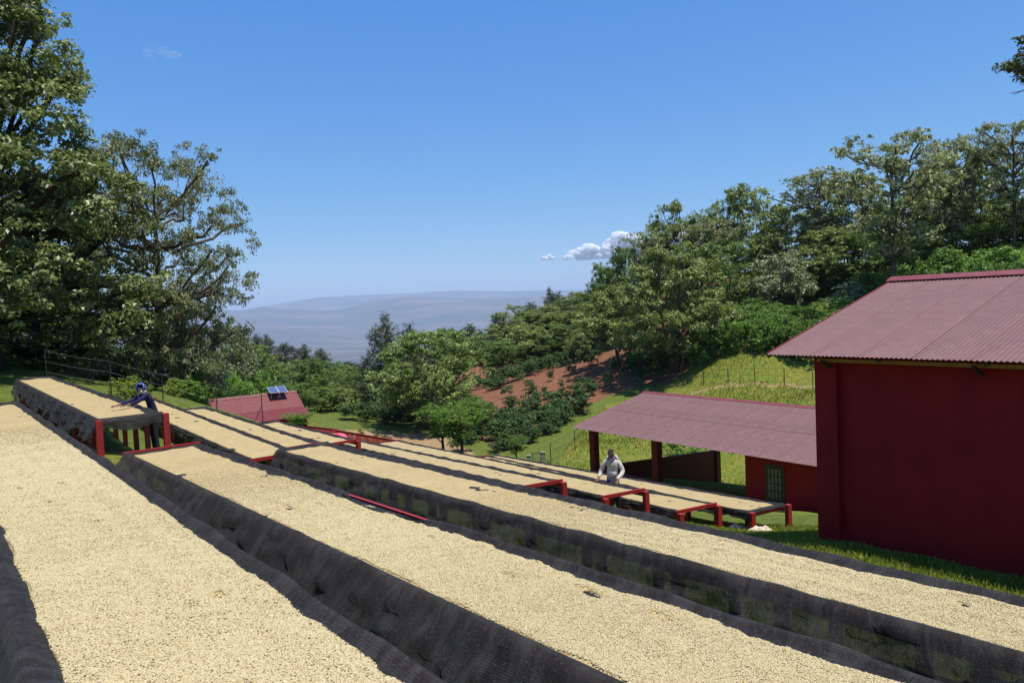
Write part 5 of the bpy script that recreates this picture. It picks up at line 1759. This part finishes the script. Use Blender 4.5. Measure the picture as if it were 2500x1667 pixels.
# -- the person in the pale hoodie, behind bed E
_, ptE, LE, wE, dE, pE = BD['E']
sM = 1.75
stand = ptE(sM, wE + 0.36, 0)
gz = hz(stand[0], stand[1])
rail = ptE(sM, wE, 0.05)[2] - gz
man = thing('person', (stand[0], stand[1], gz), 'person in pale grey hoodie and purple collar, head bowed over a drying bed', 'person')
fwM = unit(-pE * 0.72 - dE * [1, 1, 0] * 0.69)
rtM = np.cross(fwM, Z)
FM = (rtM, fwM)
Hs = max(0.88, (rail + 0.84) / 1.74)
hzr = rail / Hs
J, B = {}, []
J['pelvis'] = ((0, 0, 0.95), (0.155, 0.115))
J['spine'] = ((0, 0.02, 1.13), (0.165, 0.12))
J['chest'] = ((0, 0.05, 1.33), (0.175, 0.12))
J['collar'] = ((0, 0.08, 1.45), (0.10, 0.08))
J['neck'] = ((0, 0.11, 1.52), 0.055)
J['head'] = ((0, 0.16, 1.625), (0.082, 0.092))
J['crown'] = ((0, 0.15, 1.685), (0.072, 0.082))
B += [('pelvis', 'spine', 0), ('spine', 'chest', 0), ('chest', 'collar', 0), ('collar', 'neck', 1), ('neck', 'head', 1), ('head', 'crown', 1)]
tl = math.radians(28)
fx, ux = head_bits(J, B, (0, 0.16, 1.61), tl, 1)
for s, hx, hy, ex, ey in ((1, 0.33, 0.22, 0.29, 0.03), (-1, -0.20, 0.40, -0.28, 0.07)):
    k = 'R' if s > 0 else 'L'
    J['sh' + k] = ((0.17 * s, 0.06, 1.405), 0.075)
    J['el' + k] = ((ex, ey, 1.16), 0.062)
    J['fo' + k] = ((ex * 0.6 + hx * 0.4, ey * 0.5 + hy * 0.5 - 0.04, hzr * 0.4 + 1.16 * 0.6), 0.055)
    J['cu' + k] = ((hx * 0.96, hy - 0.07, hzr + 0.085), 0.045)
    J['wr' + k] = ((hx, hy, hzr + 0.045), 0.028)
    B += [('chest', 'sh' + k, 0), ('sh' + k, 'el' + k, 0), ('el' + k, 'fo' + k, 0), ('fo' + k, 'cu' + k, 0), ('cu' + k, 'wr' + k, 2)]
    hand(J, B, s, 'wr' + k, (0.1 * s, 0.9, -0.25), (0, 0.2, 1), 2, 0.4)
    J['hip' + k] = ((0.09 * s, 0, 0.88), 0.095)
    J['kn' + k] = ((0.11 * s, 0.03, 0.48), 0.068)
    J['an' + k] = ((0.12 * s, -0.01, 0.09), 0.05)
    J['to' + k] = ((0.13 * s, 0.15, 0.045), (0.045, 0.035))
    B += [('pelvis', 'hip' + k, 3), ('hip' + k, 'kn' + k, 3), ('kn' + k, 'an' + k, 3), ('an' + k, 'to' + k, 4)]
body = skin_mesh('body', J, B, [M['hoodie'], M['skin'], M['palm_skin'], M['trouser'], M['shoe']], man, FM, None)
shell('hair', M['hair'], man, FM, (0, 0.135, 1.645), (0.091, 0.102, 0.090), -math.pi, math.pi, 0.0, 1.25, 0.02, tilt=math.radians(-14))
shell('hood', M['hoodie'], man, FM, (0, 0.0, 1.47), (0.15, 0.13, 0.10), math.pi * 0.35, math.pi * 1.65, 0.5, 2.2, 0.08, tilt=0.2, thick=0.02)
shell('shirt_collar', M['purple'], man, FM, (0, 0.085, 1.475), (0.088, 0.085, 0.075), 0.55, 2 * math.pi - 0.55, 0.75, 1.9, 0.03, tilt=0.2)
shell('pocket', M['hoodie'], man, FM, (0, 0.02, 1.08), (0.172, 0.135, 0.16), -0.75, 0.75, 1.1, 2.0, 0.02)
shell('chest_print', M['print'], man, FM, (0.0, 0.055, 1.32), (0.182, 0.128, 0.14), -0.45, 0.35, 1.15, 1.6, 0.0, thick=0.003)
eyes(man, FM, (0, 0.16, 1.61), fx, ux)
for ch in list(man.children):
    ch.scale = ch.scale * Hs
    ch.location = ch.location * Hs

# -- the person in the blue headscarf, behind bed U2
_, ptU, LU_, wU, dU, pU = BD['U2']
best = min(np.arange(0.2, 6, 0.05), key=lambda q: abs((CX + FPX * (ptU(q, wU + 0.25, 0.2) @ RT) / (ptU(q, wU + 0.25, 0.2) @ FW)) - 371))
st = ptU(best, wU + 0.27, 0)
gz = hz(st[0], st[1])
rail = ptU(best, wU, 0.05)[2] - gz
wom = thing('person', (st[0], st[1], gz), 'person in blue patterned headscarf and navy sweater reaching over the beans', 'person')
fwW = unit(-pU * 0.97 - dU * 0.12)
rtW = np.cross(fwW, Z)
FWm = (rtW, fwW)
dzr = rail - 1.0
J, B = {}, []
def zj(q):
    return q + dzr * min(1.0, q / 1.0) - 0.06 * max(0.0, q - 1.0) / 0.5
J['pelvis'] = ((0, 0, zj(0.92)), (0.155, 0.12))
J['spine'] = ((0, 0.07, zj(1.08)), (0.145, 0.11))
J['chest'] = ((0, 0.17, zj(1.24)), (0.165, 0.12))
J['collar'] = ((0, 0.22, zj(1.33)), (0.08, 0.07))
J['neck'] = ((0, 0.25, zj(1.375)), 0.05)
J['head'] = ((0, 0.28, zj(1.455)), (0.074, 0.085))
J['crown'] = ((0, 0.275, zj(1.505)), (0.066, 0.076))
B += [('pelvis', 'spine', 0), ('spine', 'chest', 0), ('chest', 'collar', 0), ('collar', 'neck', 1), ('neck', 'head', 1), ('head', 'crown', 1)]
YW = -0.85
fx, ux = head_bits(J, B, (0, 0.28, zj(1.44)), math.radians(8), 1, YW)
for s, hx, hy in ((1, 0.02, 0.80), (-1, -0.20, 0.66)):
    k = 'R' if s > 0 else 'L'
    J['sh' + k] = ((0.145 * s, 0.18, zj(1.285)), 0.062)
    J['el' + k] = (((0.17 if s > 0 else -0.24), 0.42, zj(1.13)), 0.05)
    J['cu' + k] = ((hx * 0.95 + 0.01 * s, hy - 0.09, zj(1.075)), 0.036)
    J['wr' + k] = ((hx, hy, zj(1.06)), 0.025)
    B += [('chest', 'sh' + k, 0), ('sh' + k, 'el' + k, 0), ('el' + k, 'cu' + k, 0), ('cu' + k, 'wr' + k, 2)]
    hand(J, B, s, 'wr' + k, (-0.12 * s, 1.0, -0.08), (-0.3 * s, 0.1, 1), 2, 0.3)
    J['hip' + k] = ((0.09 * s, 0, zj(0.85)), 0.095)
    J['kn' + k] = ((0.10 * s, 0.03, zj(0.46)), 0.066)
    J['an' + k] = ((0.11 * s, -0.01, 0.09), 0.048)
    J['to' + k] = ((0.12 * s, 0.13, 0.045), (0.042, 0.033))
    B += [('pelvis', 'hip' + k, 3), ('hip' + k, 'kn' + k, 3), ('kn' + k, 'an' + k, 3), ('an' + k, 'to' + k, 4)]
skin_mesh('body', J, B, [M['navy'], M['skin'], M['palm_skin'], M['trouser'], M['shoe']], wom, FWm, None)
zc = zj(1.455)
shell('headscarf', M['scarf'], wom, FWm, (0, 0.262, zc + 0.005), (0.112, 0.118, 0.132), YW + 0.72, YW + 2 * math.pi - 0.72, 0.0, 2.3, 0.05, (28, 18))
shell('headscarf_fold', M['scarf'], wom, FWm, (0, 0.262, zc + 0.012), (0.114, 0.122, 0.134), YW - 0.75, YW + 0.75, 0.0, 0.75, 0.03, (14, 10))
shell('neck_cloth', M['scarf_in'], wom, FWm, (0, 0.245, zj(1.35)), (0.105, 0.105, 0.085), -math.pi, math.pi, 0.55, 2.2, 0.08, (26, 10))
shell('scarf_tail', M['scarf'], wom, FWm, (0.02, 0.22, zj(1.25)), (0.10, 0.13, 0.17), -0.6, 0.5, 0.7, 2.0, 0.08, (12, 12))
eyes(wom, FWm, (0, 0.28, zj(1.44)), fx, ux)

# ------------------------------------------------------------------ clouds, far off and high above the air box
def cloud(name, px, py, w_px, h_px, dist, label, seed, n=26):
    r = np.random.default_rng(seed)
    c = ray(px, py) * dist
    sc = dist / FPX
    mb = MB()
    bm = bmesh.new()
    bmesh.ops.create_icosphere(bm, subdivisions=3, radius=1.0)
    sv = np.array([v.co[:] for v in bm.verts])
    sf = [tuple(v.index for v in f.verts) for f in bm.faces]
    bm.free()
    for k in range(n):
        t = r.uniform(-1, 1)
        hh = (1 - abs(t) ** 1.7)
        rad = h_px * sc * r.uniform(0.16, 0.36) * (0.45 + 0.65 * hh)
        q = c + np.array([t * w_px * 0.5 * sc, r.normal(0, 0.14) * w_px * sc, (r.uniform(0.0, 0.75) ** 1.2) * hh * h_px * 0.8 * sc + 0.2 * rad])
        wv = Wave(seed * 50 + k, 8, 2.0, 8.0)
        k_ = 1 + 0.12 * wv(sv[:, 0] * 2 + sv[:, 2], sv[:, 1] * 2 - sv[:, 2])
        v = sv * k_[:, None] * rad * np.array([1.25, 1.25, 0.85])
        v[:, 2] = np.maximum(v[:, 2], -0.35 * rad)
        mb.add(q + v, sf)
    o = mb.build(name, M['cloud'], None, True, loc=tuple(c))
    return tag(o, label, 'cloud', 'small white clouds low over the ridge')
mt_, nt_, b_ = new_mat('cloud')
b_.inputs['Base Color'].default_value = (0.95, 0.95, 0.95, 1)
b_.inputs['Roughness'].default_value = 1.0
b_.inputs['Specular IOR Level'].default_value = 0.0
tr_ = N(nt_, 'ShaderNodeBsdfTranslucent')
tr_.inputs['Color'].default_value = (0.9, 0.9, 0.92, 1)
tp_ = N(nt_, 'ShaderNodeBsdfTransparent')
m1_, m2_ = N(nt_, 'ShaderNodeMixShader'), N(nt_, 'ShaderNodeMixShader')
m1_.inputs[0].default_value = 0.35
cn_ = ramp(nt_, noise(nt_, 0.012, 6, 0.7), [(0.40, (0.0, 0.0, 0.0)), (0.68, (0.75, 0.75, 0.75))])
nt_.links.new(b_.outputs[0], m1_.inputs[1])
nt_.links.new(tr_.outputs[0], m1_.inputs[2])
nt_.links.new(cn_.outputs[0], m2_.inputs[0])
nt_.links.new(m1_.outputs[0], m2_.inputs[1])
nt_.links.new(tp_.outputs[0], m2_.inputs[2])
nt_.links.new(m2_.outputs[0], nt_.nodes['Material Output'].inputs['Surface'])
M['cloud'] = mt_
CD = 14500.0
mw_ = mt_.copy()
mw_.name = 'cloud_wisp'
for n_ in mw_.node_tree.nodes:
    if n_.type == 'VALTORGB':
        n_.color_ramp.elements[0].color = (0.955, 0.955, 0.955, 1)
        n_.color_ramp.elements[1].color = (1, 1, 1, 1)
cloud('cloud', 1340, 634, 60, 18, CD, 'smallest low cloud puff furthest down from the ridge trees', 71, 14)
cloud('cloud', 1432, 632, 110, 46, CD, 'middle cloud puff of the low white row', 72, 26)
cloud('cloud', 1525, 615, 120, 54, CD, 'white cloud puff touching the ridge tree crowns', 73, 26)
cloud('cloud', 1690, 606, 240, 60, CD, 'broad white cloud showing through the skyline tree branches', 74, 34)

wsp = cloud('cloud', 392, 140, 100, 30, CD, 'faint thin wisp of cloud high in the open sky', 75, 22)
wsp.data.materials[0] = mw_

# ------------------------------------------------------------------ the air between here and the far ridges
HB = MB().box([0, 0, 60.0], (1, 0, 0), (0, 1, 0), Z, 47000, 47000, 760)
mh, nh_, bh = new_mat('haze')
nh_.nodes.remove(bh)
pv = N(nh_, 'ShaderNodeVolumePrincipled')
pv.inputs['Color'].default_value = (0.58, 0.73, 0.92, 1)
pv.inputs['Density'].default_value = 5.0e-5
pv.inputs['Anisotropy'].default_value = 0.0
nh_.links.new(pv.outputs[0], nh_.nodes['Material Output'].inputs['Volume'])
haze = HB.build('haze', mh)
haze['kind'] = 'stuff'
haze['label'] = 'pale blue haze over the plain'
